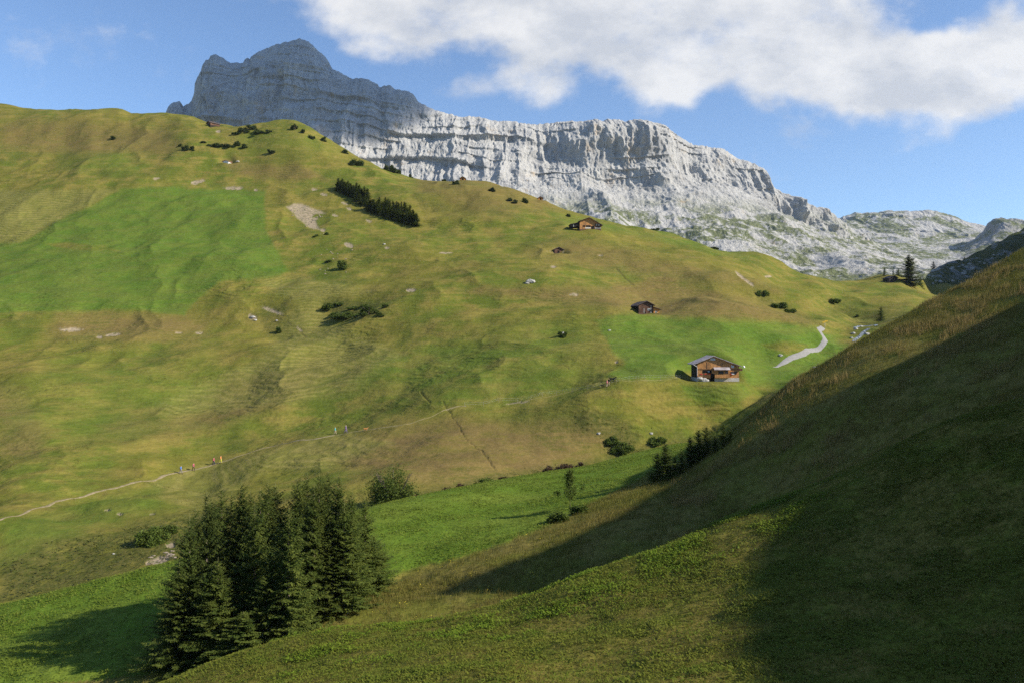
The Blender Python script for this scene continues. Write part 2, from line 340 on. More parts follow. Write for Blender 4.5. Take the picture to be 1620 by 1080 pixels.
def set_col(me, name, rgb):
    a = me.color_attributes.new(name, 'FLOAT_COLOR', 'POINT'); c = np.ones((len(me.vertices), 4), np.float32); c[:, :3] = rgb; a.data.foreach_set('color', c.ravel())

# ---------------------------------------------------------------- what grows where (masks kept on the ground's vertices)
def ground_masks():
    px = GPXX; py = GPY; Y = GY
    fr = (Y > 5) & IN[:, None]
    hill = fr & (Y > 98)
    A = np.zeros(GZ.shape+(3,), np.float32); B = np.zeros(GZ.shape+(3,), np.float32); C = np.zeros(GZ.shape+(3,), np.float32)
    def pm(poly, soft, cond, wob=0, seed=0):
        r = np.zeros(GZ.shape); xs = [p[0] for p in poly]; ys = [p[1] for p in poly]; g = soft*2+wob*2+4
        k = cond & (px > min(xs)-g) & (px < max(xs)+g) & (py > min(ys)-g) & (py < max(ys)+g)
        r[k] = poly_mask(px[k], py[k], poly, soft, wob, seed); return r
    def lm(pts, w, cond, wob=0, seed=0):
        r = np.zeros(GZ.shape); xs = [p[0] for p in pts]; ys = [p[1] for p in pts]; g = w*2+wob*2+4
        k = cond & (px > min(xs)-g) & (px < max(xs)+g) & (py > min(ys)-g) & (py < max(ys)+g)
        qx = px[k]; qy = py[k]
        if wob: qx = qx+wob*fbm(qx/9, qy/9, oct=3, seed=seed); qy = qy+wob*fbm(qx/9+7, qy/9, oct=3, seed=seed)
        r[k] = 1-sstep(w*.5, w*1.2, line_dist(qx, qy, pts)); return r
    mx = np.maximum
    # fertilised bright green fields
    green = pm([(-250,388),(33,386),(70,362),(190,300),(240,297),(420,302),(419,360),(440,395),(457,428),(443,437),(400,440),(347,447),(322,468),(293,497),(187,490),(90,494),(-250,500)], 3.5, hill, 5, 1)
    green = mx(green, pm([(945,503),(1000,498),(1060,502),(1200,509),(1298,516),(1345,545),(1352,560),(1300,600),(1240,612),(1180,606),(1176,590),(1090,590),(1040,600),(960,597),(985,575),(962,545),(955,520)], 7, hill, 9, 2))
    green = mx(green, .8*pm([(1075,607),(1110,612),(1176,606),(1190,622),(1165,636),(1120,638),(1090,627)], 4, hill, 3, 3))
    green = mx(green, .55*pm([(860,330),(950,352),(1060,372),(1150,395),(1200,408),(1150,405),(1080,392),(1000,372),(950,364),(900,356),(870,345)], 6, hill, 5, 4))
    green = mx(green, .35*pm([(600,560),(760,520),(930,500),(960,600),(860,625),(760,640),(640,640),(560,620)], 25, hill, 10, 5))
    green = mx(green, .3*pm([(0,610),(120,560),(330,560),(350,640),(200,690),(0,700)], 30, hill, 10, 6))
    green = mx(green, .45*pm([(0,835),(110,800),(250,765),(255,800),(130,840),(60,890),(0,900)], 12, hill, 8, 7))
    green = mx(green, .35*pm([(90,240),(200,240),(245,262),(180,275),(90,268)], 8, hill, 5, 8))
    green = mx(green, .35*pm([(370,215),(470,205),(540,245),(470,240),(400,240)], 8, hill, 5, 9))
    green = green*(1-.8*pm([(70,386),(110,384),(165,390),(190,398),(140,396),(90,392)], 2, hill, 2, 10))*(1-.85*pm([(1205,545),(1250,540),(1280,546),(1268,556),(1245,560),(1215,552)], 3, hill, 2, 11))
    # the meadow on the valley floor
    mead = (Y > 60) & (Y < 170) & fr
    far_edge = np.interp(px, [-600,0,130,260,430,600,750,850,930,1000,1080,1130], [1040,956,925,892,844,798,766,748,736,717,701,698])
    yfe = np.interp(px, [-600,0,130,260,430,600,750,850,930,1000,1080,1130,1200], [92,85,87,90,97,112,125,135,142,150,158,158,128])
    md = pm([(-400,850),(0,800),(400,700),(1085,690),(1115,712),(1062,735),(1030,752),(985,772),(915,805),(850,838),(770,868),(700,888),(640,905),(590,925),(520,965),(470,1000),(380,1040),(240,1100),(0,1160),(-400,1300)], 5, mead & (Y < yfe+1.5), 6, 12)
    md2 = pm([(1000,760),(900,812),(830,850),(720,888),(610,925),(640,905),(770,862),(850,832),(915,800),(985,765)], 8, mead, 5, 13)
    # dry, straw and brown ground
    dry = .8*pm([(90,500),(200,495),(330,505),(330,530),(200,540),(70,530)], 20, hill, 10, 14)
    dry = mx(dry, .9*pm([(0,610),(40,620),(75,690),(60,720),(0,720)], 12, hill, 10, 15))
    dry = mx(dry, .75*pm([(240,650),(420,590),(520,560),(480,630),(320,680),(120,700)], 18, hill, 10, 16))
    dry = mx(dry, .9*pm([(470,700),(600,682),(720,660),(790,670),(960,665),(1000,700),(880,745),(700,775),(560,745)], 22, hill, 10, 17))
    dry = mx(dry, .8*pm([(720,460),(830,472),(960,485),(1060,505),(1180,505),(1300,514),(1200,480),(1080,450),(1060,430),(960,455),(820,455)], 10, hill, 8, 18))
    dry = mx(dry, .7*pm([(900,380),(1100,420),(1240,460),(1120,450),(980,430),(840,400)], 15, hill, 10, 19))
    dry = mx(dry, .7*pm([(0,195),(100,190),(260,205),(300,240),(150,250),(0,235)], 15, hill, 10, 20))
    dry = mx(dry, .7*pm([(350,258),(470,262),(520,285),(420,285),(360,270)], 6, hill, 6, 21))
    dry = mx(dry, .6*pm([(880,255),(700,240),(650,300),(760,340),(900,330)], 15, hill, 10, 22))
    dry = dry*(1-green)
    # pale mown grass with windrow stripes
    mown = pm([(-250,300),(60,302),(190,300),(70,362),(33,386),(-250,388)], 3, hill, 3, 23)
    mown = mx(mown, .8*pm([(400,440),(470,436),(600,462),(520,470),(505,490),(545,520),(640,560),(560,620),(430,640),(260,655),(240,640),(420,560),(470,480)], 8, hill, 8, 24))
    mown = mx(mown, .8*pm([(230,760),(470,700),(560,690),(620,700),(520,740),(420,745),(330,800),(270,800)], 8, hill, 6, 25))
    # damp dark herb and heath patches
    dark = .8*pm([(905,655),(940,648),(990,660),(1015,690),(1000,712),(960,712),(950,690),(915,680)], 6, hill, 6, 26)
    dark = mx(dark, .9*pm([(0,890),(70,855),(200,835),(310,800),(360,800),(360,850),(260,888),(130,925),(0,960)], 12, hill & (Y > 97), 8, 27))
    dark = mx(dark, .8*pm([(505,475),(525,468),(560,476),(600,482),(612,498),(590,505),(545,504),(515,490)], 3, hill, 3, 28))
    dark = mx(dark, .5*pm([(415,480),(470,480),(485,520),(440,540),(410,510)], 8, hill, 6, 29))
    dark = mx(dark, .55*pm([(655,312),(700,322),(730,336),(700,338),(665,330)], 3, hill, 3, 30))
    dark = mx(dark, .6*pm([(1195,455),(1240,482),(1280,500),(1300,513),(1250,495),(1200,475)], 4, hill, 5, 31))
    dark = mx(dark, .5*pm([(1310,470),(1350,480),(1355,505),(1320,500)], 5, hill, 5, 32))
    dark = mx(dark, .6*pm([(1340,500),(1440,480),(1440,510),(1350,530)], 10, hill & (Y > 240), 5, 33))
    dark = mx(dark, .55*pm([(1025,680),(1080,680),(1085,700),(1030,708)], 4, hill, 3, 34))
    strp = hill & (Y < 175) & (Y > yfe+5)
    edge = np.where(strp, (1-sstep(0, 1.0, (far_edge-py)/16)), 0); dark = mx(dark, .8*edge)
    # bare earth and stones
    dirt = pm([(455,325),(467,321),(480,322),(490,326),(505,333),(515,340),(500,338),(494,345),(503,360),(505,365),(490,362),(478,350),(468,344),(462,334)], 2.0, hill, 5, 40)
    for (x, y, rx, ry, sl) in [(112,521,19,3,0),(178,529,14,2.4,-.1),(157,533,5,2.5,0),(283,526,6,1.6,0),(315,526,6,2,0),(430,491,17,2.6,.35),(400,502,7,4,.3),(473,520,6,1.6,.8),
                               (552,388,7,4,.3),(511,364,4,3,0),(530,341,5,1.6,.3),(498,346,5,2.5,0),(552,330,5,2,.2),(584,350,6,1.6,.4),(370,298,16,2.6,0),(313,288,11,3.2,-.2),(247,283,6,1.6,0),
                               (405,301,4,1.5,0),(497,300,5,2,.1),(512,308,6,2,.2),(545,322,6,1.6,.3),(250,885,20,6,-.2),(270,860,8,5,0),(240,812,5,1.5,0),(170,806,5,1.3,0),(190,812,5,1.5,0),(650,459,8,3,0),(612,392,5,1.6,0),
                               (345,208,4,2,0),(385,207,3,1.5,0),(1172,437,9,3,.8),(1185,447,9,3,.7),(1215,437,6,2,0),(968,712,3,1.4,0),(880,398,14,1.2,0),(950,404,4,1,0),(705,400,12,1,0),(908,466,8,2.2,0),(875,422,5,2,0),
                               (820,636,20,1.3,-.1),(975,572,3,2,0)]:
        k = hill & (abs(px-x) < rx*2+8) & (abs(py-y) < rx*2+8)
        dx = px[k]-x; dy = py[k]-y-sl*dx; q = (dx/rx)**2+(dy/ry)**2+.55*fbm(px[k]/4, py[k]/2.2, oct=3, seed=int(x))
        dirt[k] = mx(dirt[k], 1-sstep(.65, 1.15, q))
    gull = lm([(708,648),(722,668),(738,694),(760,711),(770,722),(782,741)], .95, hill, 4.0, 50)
    gull = mx(gull, lm([(666,620),(673,629),(681,636)], 1.4, hill, 1, 51)); gull = mx(gull, lm([(701,634),(708,648)], 1.2, hill))
    gull = mx(gull, lm([(975,425),(988,438),(1002,450)], 1.4, hill, 1.5, 52)); gull = mx(gull, lm([(452,506),(462,515),(470,521),(484,533)], .8, hill, 2, 53))
    gull = mx(gull, .8*lm([(1100,655),(1118,670),(1134,683)], .9, hill & (Y > 160), 1, 54)); gull = mx(gull, .8*lm([(890,575),(900,582)], .9, hill, 1)); 
    gull = mx(gull, .8*lm([(955,695),(968,712),(978,722)], 3, hill, 3, 56))
    rockm = np.where(fr, sstep(1450, 1490, px)*sstep(500, 560, Y), 0)
    # the near hillside: low leafy turf in front, long grass behind
    lobe = np.where(fr, 1-sstep(1.0, 4.0, Y-np.interp(px, [c[0] for c in CURVES[3]], [c[2] for c in CURVES[3]])), 0)
    long_ = np.where(fr & (Y < 170), (1-lobe)*(1-md)*(1-md2*.5), 0)*(1-sstep(0, 3, Y-np.interp(px, [c[0] for c in CURVES[8]], [c[2] for c in CURVES[8]])))
    A[..., 0] = green; A[..., 1] = dry; A[..., 2] = mown
    B[..., 0] = dark; B[..., 1] = mx(dirt, 0); B[..., 2] = md
    C[..., 0] = lobe; C[..., 1] = long_; C[..., 2] = rockm
    return A, B, C, gull
MA, MB_, MC, GULL = ground_masks()
GZ = GZ-GULL*0.2-MB_[..., 1]*0.25

def ground_material():
    s = NT('ground_turf', .95, .05)
    green, dry, mown = s.attr('fields'); dark, dirt, mead = s.attr('patches'); lobe, long_, rock = s.attr('near_turf')
    big = s.noise(.018, 5, .6); mid = s.noise(.11, 5, .62); fine = s.noise(.9, 4, .7); tiny = s.noise(5.0, 4, .7)
    strk = s.noise(1.0, 4, .62, stretch=(.05, .05, .55)); strk2 = s.noise(1.0, 4, .65, stretch=(.16, .16, 1.6), loc=(5, 3, 1))
    base = s.mix(s.ramp(big, .40, .60), C_OLIVE, C_GREENISH)
    base = s.mix(s.ramp(s.math('ADD', s.math('MULTIPLY', mid, .6), s.math('MULTIPLY', strk, .4)), .42, .62), base, C_STRAW)
    base = s.mix(s.math('MULTIPLY', s.ramp(s.noise(.05, 5, .65, loc=(40, 7, 0)), .52, .68), .65), base, C_MOSS)
    base = s.mix(s.math('MULTIPLY', s.ramp(s.noise(.09, 5, .7, loc=(9, 77, 3)), .56, .72), .32), base, C_RUST)
    dr = s.mix(s.ramp(mid, .4, .62), C_DRY1, C_DRY2)
    base = s.mix(s.math('MULTIPLY', dry, s.ramp(s.math('ADD', s.math('MULTIPLY', fine, .35), s.math('MULTIPLY', strk2, .65)), .36, .56, .35, 1.0)), base, dr)
    # windrow stripes following the contour
    sepz = s.N.new('ShaderNodeSeparateXYZ'); s.L.new(s.pos(), sepz.inputs[0])
    wz = s.math('ADD', sepz.outputs[2], s.math('MULTIPLY', s.noise(.03, 3, .5, loc=(3, 3, 3)), 14.0))
    st = s.math('SINE', s.math('MULTIPLY', wz, 5.2))
    mwc = s.mix(s.ramp(st, -.6, .8), C_MOWN_D, C_MOWN_L)
    base = s.mix(s.math('MULTIPLY', mown, s.ramp(mid, .3, .6, .55, .95)), base, mwc)
    gr = s.mix(s.ramp(mid, .38, .62), C_GREEN1, C_GREEN2)
    gr = s.mix(s.math('MULTIPLY', s.ramp(strk, .45, .6), .35), gr, C_GREEN3)
    base = s.mix(s.math('MULTIPLY', green, s.ramp(fine, .25, .45, .8, 1.0)), base, gr)
    mc = s.mix(s.ramp(s.noise(.07, 4, .6, loc=(1, 9, 2)), .4, .6), C_MEAD1, C_MEAD2)
    mc = s.mix(s.math('MULTIPLY', s.ramp(s.noise(.8, 4, .7, loc=(8, 8, 8)), .52, .66), .55), mc, C_MEAD3)
    base = s.mix(mead, base, mc)
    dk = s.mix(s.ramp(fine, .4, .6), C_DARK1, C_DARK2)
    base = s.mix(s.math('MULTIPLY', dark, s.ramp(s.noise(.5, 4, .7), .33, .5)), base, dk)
    # near turf
    lb = s.mix(s.ramp(s.noise(.16, 5, .65, loc=(2, 5, 5)), .42, .58), C_LOBE1, C_LOBE2)
    lb = s.mix(s.ramp(s.noise(1.7, 4, .7), .5, .62, 0, .6), lb, C_LOBE3)
    base = s.mix(lobe, base, lb)
    lg = s.mix(s.ramp(s.noise(.14, 5, .65, loc=(2, 1, 5)), .40, .60), C_LONG1, C_LONG2)
    lg = s.mix(s.ramp(s.noise(.5, 4, .7, loc=(12, 1, 5)), .5, .66, 0, .7), lg, C_LONG3)
    base = s.mix(long_, base, lg)
    rk = s.mix(s.ramp(s.noise(.045, 7, .75), .52, .60), (.050, .062, .018), (.19, .19, .185))
    base = s.mix(rock, base, rk)
    dc = s.mix(s.ramp(s.noise(1.1, 5, .75), .4, .6), C_DIRT1, C_DIRT2)
    dc = s.mix(s.ramp(s.noise(.8, 4, .7, loc=(4, 4, 4)), .56, .62), dc, (.10, .11, .03))
    base = s.mix(dirt, base, dc)
    gl = s.N.new('ShaderNodeAttribute'); gl.attribute_name = 'ditch'
    base = s.mix(s.math('MULTIPLY', gl.outputs['Fac'], .5), base, (.05, .042, .018))
    var = s.math('MULTIPLY', s.ramp(fine, .25, .75, .78, 1.2, False), s.ramp(tiny, .25, .75, .8, 1.2, False))
    var = s.math('MULTIPLY', var, s.ramp(strk2, .3, .7, .90, 1.10, False))
    base = s.scale(base, var)
    hillb = s.math('SUBTRACT', 1.0, s.math('ADD', s.math('ADD', mead, lobe, True), long_, True), True)
    tz = s.math('SINE', s.math('MULTIPLY', s.math('ADD', sepz.outputs[2], s.math('MULTIPLY', s.noise(.06, 4, .6, loc=(6, 1, 3)), 9.0)), 4.4))
    tz = s.math('MULTIPLY', s.math('MULTIPLY', tz, hillb), s.ramp(s.noise(.03, 4, .6, loc=(2, 9, 3)), .45, .6))
    n = s.bump(tz, .35, .22); n = s.bump(s.math('MULTIPLY', strk2, hillb), .35, .8, n); n = s.bump(s.math('MULTIPLY', mid, hillb), .4, 1.6, n); n = s.bump(fine, .5, .3, n); n = s.bump(tiny, .5, .06, n)
    return s.out(base, n)
C_OLIVE = (.132, .128, .023); C_GREENISH = (.098, .124, .018); C_STRAW = (.190, .158, .038); C_MOSS = (.072, .096, .016); C_RUST = (.142, .098, .032)
C_DRY1 = (.180, .130, .046); C_DRY2 = (.135, .095, .038); C_MOWN_L = (.200, .180, .052); C_MOWN_D = (.145, .145, .034)
C_GREEN1 = (.080, .134, .018); C_GREEN2 = (.105, .148, .022); C_GREEN3 = (.115, .125, .030)
C_MEAD1 = (.100, .160, .017); C_MEAD2 = (.132, .178, .024); C_MEAD3 = (.072, .112, .016)
C_DARK1 = (.068, .080, .018); C_DARK2 = (.098, .092, .026)
C_LOBE1 = (.112, .134, .018); C_LOBE2 = (.168, .142, .032); C_LOBE3 = (.074, .076, .014)
C_LONG1 = (.132, .134, .024); C_LONG2 = (.170, .142, .038); C_LONG3 = (.082, .090, .018)
C_DIRT1 = (.34, .27, .18); C_DIRT2 = (.24, .20, .14)
def build_ground():
    V = np.stack([GX, GY, GZ], -1).reshape(-1, 3)
    m, n = M_AZ, N_R
    i = np.arange(m)[:, None]; k = np.arange(n-1)[None]; j = (i+1) % m
    Q = np.stack([i*n+k, i*n+k+1, j*n+k+1, j*n+k], -1).reshape(-1, 4)
    me = mesh_np('ground', V, Q, None)
    set_col(me, 'fields', MA.reshape(-1, 3)); set_col(me, 'patches', MB_.reshape(-1, 3)); set_col(me, 'near_turf', MC.reshape(-1, 3))
    a = me.attributes.new('ditch', 'FLOAT', 'POINT'); a.data.foreach_set('value', GULL.ravel().astype(np.float32))
    me.materials.append(ground_material())
    o = new_obj('ground', me); tag(o, kind='structure'); return o
build_ground()
# ---------------------------------------------------------------- the mountains
def rock_material(name, greenz=330.0, dark=1.0):
    s = NT(name, .95, .1)
    st = s.noise(.02, 7, .68, stretch=(1, 1, .28)); st2 = s.noise(.07, 6, .7, stretch=(1, 1, .22), loc=(4, 0, 9))
    bed = s.noise(.05, 5, .62, stretch=(.16, .16, 1), loc=(9, 2, 5)); grit = s.noise(.16, 6, .75)
    col = s.mix(s.ramp(st, .38, .62), (.265*dark, .265*dark, .265*dark), (.42*dark, .415*dark, .40*dark))
    col = s.mix(s.ramp(st2, .52, .70, 0, .65), col, (.15*dark, .15*dark, .155*dark))
    col = s.mix(s.ramp(bed, .54, .68, 0, .5), col, (.24*dark, .245*dark, .26*dark))
    col = s.mix(s.ramp(s.noise(.012, 5, .7, stretch=(1.6, 1.6, .5), loc=(30, 1, 1)), .56, .68, 0, .75), col, (.42*dark, .33*dark, .23*dark))
    nz = s.N.new('ShaderNodeSeparateXYZ'); s.pos(); s.L.new(s.g.outputs['Normal'], nz.inputs[0])
    pz = s.N.new('ShaderNodeSeparateXYZ'); s.L.new(s.pos(), pz.inputs[0])
    flat = s.ramp(nz.outputs[2], .50, .72)
    scree = s.math('MULTIPLY', flat, .75); col = s.mix(scree, col, (.44*dark, .435*dark, .42*dark))
    gr = s.math('MULTIPLY', s.ramp(nz.outputs[2], .40, .60), s.ramp(s.noise(.009, 6, .66, loc=(7, 7, 1)), .46, .54))
    gr = s.math('MULTIPLY', gr, s.ramp(pz.outputs[2], greenz+60, greenz-40))
    gr = s.math('MULTIPLY', gr, s.ramp(s.noise(.05, 4, .7, loc=(2, 4, 1)), .36, .50))
    col = s.mix(s.math('MULTIPLY', gr, .92), col, (.105, .125, .040))
    col = s.scale(col, s.ramp(grit, .3, .7, .76, 1.18, False))
    n = s.bump(st2, .8, 12.0); n = s.bump(grit, .5, 5.0, n)
    return s.out(col, n)
def build_mountain(curves, px0, px1, ncol, nrow, mat, amp=1.0, seed=100, jag=1.6):
    px = np.linspace(px0, px1, ncol); u = (px-810)/F
    P = []; Q = []
    for ci, c in enumerate(curves):
        a = np.array(c, float); f = (lambda X, Yv, q: np.interp(q, X, Yv)) if ci == len(curves)-2 else pchip
        P.append(np.log(f(a[:, 0], a[:, 2], px))); Q.append((540-f(a[:, 0], a[:, 1], px))/F)
    P = np.array(P); Q = np.array(Q)
    P[-2] = pchip(np.arange(ncol)[::8].astype(float), P[-2][::8], np.arange(ncol).astype(float))
    Q[-2] = Q[-2]+jag/F*(1.5*fbm(px/6, px*0, oct=3, gain=.7, seed=seed)+.8*fbm(px/34, px*0, oct=2, seed=seed+3))
    ts = np.concatenate([np.linspace(i, i+1, n, endpoint=False) for i, n in enumerate(nrow)]+[[len(curves)-1.0]])
    k = np.arange(len(curves)).astype(float)
    lY = pchip(k, P, ts); e = pchip(k, Q, ts)
    Y = np.exp(lY); X = u[None]*Y; Z = e*Y
    T = ts[:, None]+0*Y; top = len(curves)-2
    cl = sstep(top-1.15, top-.85, T)*(1-sstep(top-.10, top, T)); ap = sstep(.5, 1.2, T)*(1-sstep(top-1.0, top-.8, T))
    zt = Z+34*fbm(X/260, Z/160, oct=3, seed=seed+40)+.06*X
    def ledge(p, sh):
        f = (zt/p+sh) % 1.0; return (f**.6-(sstep(.86, 1.0, f)))
    D = 85*ridged(X/300+3, Z/900, oct=2, seed=seed)*(.6+.7*sstep(-.3, .4, fbm(X/500, Z/300, oct=2, seed=seed+80)))+34*(.55+.9*sstep(-.3, .4, fbm(X/260, Z/150, oct=2, seed=seed+81)))*ridged(X/95, Z/380, oct=4, gain=.55, seed=seed+7)+15*ridged(X/34, Z/120, Y/300, oct=4, gain=.6, seed=seed+9)+8*np.abs(fbm(X/14, Z/30, oct=3, gain=.65, seed=seed+14))+2.0*fbm(X/6, Z/9, oct=2, seed=seed+16)
    D = D-(19*ledge(96, .2)*sstep(-.15, .35, fbm(X/230, Z/120, oct=3, seed=seed+52))+9*ledge(34, .6)*sstep(-.1, .4, fbm(X/120, Z/60, oct=3, seed=seed+55)))
    Y2 = Y-D*cl*amp*(.35+.65*sstep(top-.02, top-.35, T))
    D2 = 24*ridged(X/150, Y/240, oct=3, seed=seed+21)+5*ridged(X/36, Y/60, Z/30, oct=3, seed=seed+23)+3.0*ridged(X/13, Y/18, oct=3, gain=.65, seed=seed+29)
    ft = (Z+14*fbm(X/140, Y/140, oct=3, seed=seed+60))/27 % 1.0
    Y2 = Y2-D2*.9*ap*amp; Z2 = Z+ap*amp*(D2*.55+6*(sstep(.0, .35, ft)-ft)*sstep(-.2, .3, fbm(X/160, Y/160, oct=2, seed=seed+66)))
    X2 = X+cl*amp*8*fbm(X/40, Z/40, oct=3, seed=seed+70)
    n, m = Y.shape
    V = np.stack([X2, Y2, Z2], -1).reshape(-1, 3)
    i = np.arange(n-1)[:, None]; j = np.arange(m-1)[None]
    Fq = np.stack([i*m+j, i*m+j+1, (i+1)*m+j+1, (i+1)*m+j], -1).reshape(-1, 4)
    o = new_obj('mountain', mesh_np('mountain', V, Fq, mat)); tag(o, kind='structure'); return o
SKYLINE = [(60,300),(150,260),(225,222),(258,200),(263,182),(266,170),(272,162),(278,161),(285,162),(290,168),(296,165),(303,158),(307,148),(308,132),(312,121),(318,113),(321,103),(325,97),(330,95),(333,89),(341,87),(350,89),(356,95),(362,100),(372,99),(384,101),(389,93),(396,94),(400,88),(412,80),(430,73),(446,70),(456,66),(470,62),(478,61),(488,65),(496,73),(505,82),(514,90),(521,99),(526,109),(540,115),(552,123),(560,127),(570,124),(580,125),(588,129),(597,133),(602,140),(609,136),(617,135),(624,141),(640,144),(651,148),(658,155),(664,162),(676,168),(686,174),(700,179),(718,182),(735,185),(760,186),(780,190),(800,192),(830,195),(850,197),(868,195),(885,192),(920,193),(950,195),(985,194),(1012,194),(1030,197),(1050,202),(1063,210),(1076,216),(1090,226),(1104,229),(1125,234),(1146,237),(1155,244),(1166,250),(1185,258),(1200,264),(1212,272),(1219,283),(1224,295),(1240,311),(1252,321),(1262,325),(1273,324),(1285,330),(1300,334),(1312,339),(1320,347),(1335,356),(1360,370),(1400,390),(1480,430),(1560,470)]
YT = lambda p: np.interp(p, [60, 262, 480, 740, 1000, 1200, 1560], [2350, 2350, 2420, 2330, 2300, 2330, 2500])
build_mountain([[(0,600,1200),(1700,600,1200)],
                [(0,470,1500),(800,440,1500),(1300,440,1480),(1700,440,1500)],
                [(0,380,1980),(400,330,2000),(700,312,2010),(850,290,2060),(950,287,2110),(1050,294,2120),(1130,300,2150),(1200,318,2170),(1300,362,2230),(1400,400,2330),(1700,480,2500)],
                [(p, q, float(YT(p))) for p, q in SKYLINE],
                [(0,560,2900),(480,300,2900),(1000,330,2900),(1560,560,3000)]],
               60, 1560, 1500, [8, 200, 380, 12], rock_material('limestone'), 1.0, 100)
build_mountain([[(0,600,1500),(1900,600,1500)],
                [(0,470,1900),(1300,440,1850),(1900,440,1850)],
                [(0,380,2700),(1300,385,2700),(1400,375,2750),(1500,380,2750),(1900,390,2750)],
                [(1180,400,3150),(1260,365,3150),(1320,347,3150),(1340,341,3150),(1360,338,3150),(1380,336,3150),(1400,334,3150),(1425,336,3150),(1445,336,3150),(1462,334,3150),(1480,335,3150),(1492,338,3150),(1503,343,3150),(1512,349,3150),(1524,355,3150),(1540,360,3150),(1556,362,3150),(1620,375,3150),(1800,400,3150)],
                [(0,560,3900),(1900,500,3900)]],
               1180, 1800, 620, [6, 110, 130, 8], rock_material('pale_limestone', 520.0, .95), .8, 300)
build_mountain([[(0,600,1400),(2100,600,1400)],
                [(0,470,1750),(1500,450,1750),(2100,440,1750)],
                [(1500,420,2100),(1560,400,2150),(1620,390,2200),(2100,380,2200)],
                [(1480,420,2500),(1540,380,2500),(1556,364,2500),(1562,353,2500),(1568,348,2500),(1576,345,2500),(1590,346,2500),(1605,348,2500),(1620,352,2500),(1700,350,2500),(1850,330,2500),(2100,300,2500)],
                [(0,560,3000),(2100,500,3000)]],
               1480, 2000, 420, [6, 90, 110, 8], rock_material('grey_limestone', 420.0, .72), .8, 500)

# ---------------------------------------------------------------- a cloud above the valley, out of the picture, that shades the summit
def build_cloud():
    bm = bmesh.new(); bmesh.ops.create_icosphere(bm, subdivisions=6, radius=1.0)
    V = np.array([v.co[:] for v in bm.verts]); n = fbm(V[:, 0]*2+5, V[:, 1]*2, V[:, 2]*2, oct=5, gain=.55, seed=77)
    V = V*(1+.30*n)[:, None]
    t = V[:, 0]*CLOUD_R[0]+CLOUD_C[0]; a = V[:, 1]*CLOUD_R[1]+CLOUD_C[1]+V[:, 0]*0; z = V[:, 2]*CLOUD_R[2]+CLOUD_C[2]
    for v, T, A_, z_ in zip(bm.verts, t, a, z): v.co = (SX*T-SY*A_, SY*T+SX*A_, z_)
    me = bpy.data.meshes.new('cloud'); bm.to_mesh(me); bm.free()
    for p in me.polygons: p.use_smooth = True
    m = bpy.data.materials.new('cloud_vapour'); m.use_nodes = True; nt = m.node_tree; nt.nodes.remove(nt.nodes['Principled BSDF'])
    pv = nt.nodes.new('ShaderNodeVolumePrincipled'); pv.inputs['Density'].default_value = .012; pv.inputs['Color'].default_value = (.95, .95, .97, 1)
    nt.links.new(pv.outputs[0], nt.nodes['Material Output'].inputs['Volume']); me.materials.append(m)
    o = new_obj('cloud', me); tag(o, kind='stuff'); return o
CLOUD_A = 1950.0
CLOUD_C = (800.0, CLOUD_A, 2254.0); CLOUD_R = (760.0, 400.0, 190.0)
build_cloud()
# ---------------------------------------------------------------- mesh builder
class MB:
    def __init__(s): s.v = []; s.f = []
    def box(s, x0, x1, y0, y1, z0, z1):
        b = len(s.v); s.v += [(x, y, z) for z in (z0, z1) for x, y in ((x0, y0), (x1, y0), (x1, y1), (x0, y1))]
        s.f += [(b, b+3, b+2, b+1), (b+4, b+5, b+6, b+7), (b, b+1, b+5, b+4), (b+1, b+2, b+6, b+5), (b+2, b+3, b+7, b+6), (b+3, b, b+4, b+7)]; return s
    def prism(s, poly, y0, y1):
        """outline in x,z (counter-clockwise seen from the front) pulled from y0 back to y1"""
        b = len(s.v); n = len(poly); s.v += [(x, y0, z) for x, z in poly]+[(x, y1, z) for x, z in poly]
        s.f.append(tuple(range(b, b+n))); s.f.append(tuple(range(b+2*n-1, b+n-1, -1)))
        for i in range(n): j = (i+1) % n; s.f.append((b+i, b+n+i, b+n+j, b+j))
        return s
    def tube(s, pts, r, n=8, cap=True):
        pts = [Vector(p) for p in pts]; rs = r if isinstance(r, (list, tuple)) else [r]*len(pts); b = len(s.v)
        for i, p in enumerate(pts):
            d = (pts[min(i+1, len(pts)-1)]-pts[max(i-1, 0)]).normalized(); a = d.cross(Vector((0, 0, 1)) if abs(d.z) < .9 else Vector((1, 0, 0))).normalized(); c = d.cross(a)
            for k in range(n): t = 2*math.pi*k/n; s.v.append(tuple(p+(a*math.cos(t)+c*math.sin(t))*rs[i]))
        for i in range(len(pts)-1):
            for k in range(n): q = (k+1) % n; s.f.append((b+i*n+k, b+i*n+q, b+(i+1)*n+q, b+(i+1)*n+k))
        if cap: s.f.append(tuple(b+k for k in range(n-1, -1, -1))); s.f.append(tuple(b+(len(pts)-1)*n+k for k in range(n)))
        return s
    def build(s, name, mat, parent=None, smooth=False):
        me = bpy.data.meshes.new(name); me.from_pydata(s.v, [], s.f); me.materials.append(mat)
        for p in me.polygons: p.use_smooth = smooth
        me.update(); return new_obj(name, me, parent)
def empty(name, loc, rz=0.0, label=None, cat=None, group=None):
    o = bpy.data.objects.new(name, None); SC.collection.objects.link(o); o.location = loc; o.rotation_euler = (0, 0, rz); tag(o, label, cat, group); return o
def copy_tree(o, parent=None):
    c = o.copy(); SC.collection.objects.link(c); c.parent = parent
    for ch in KIDS.get(o.name, []): copy_tree(ch, c)
    return c
KIDS = {}
def register(root):
    for o in bpy.data.objects:
        if o.parent is not None: KIDS.setdefault(o.parent.name, [])
    KIDS[root.name] = [o for o in bpy.data.objects if o.parent is root]
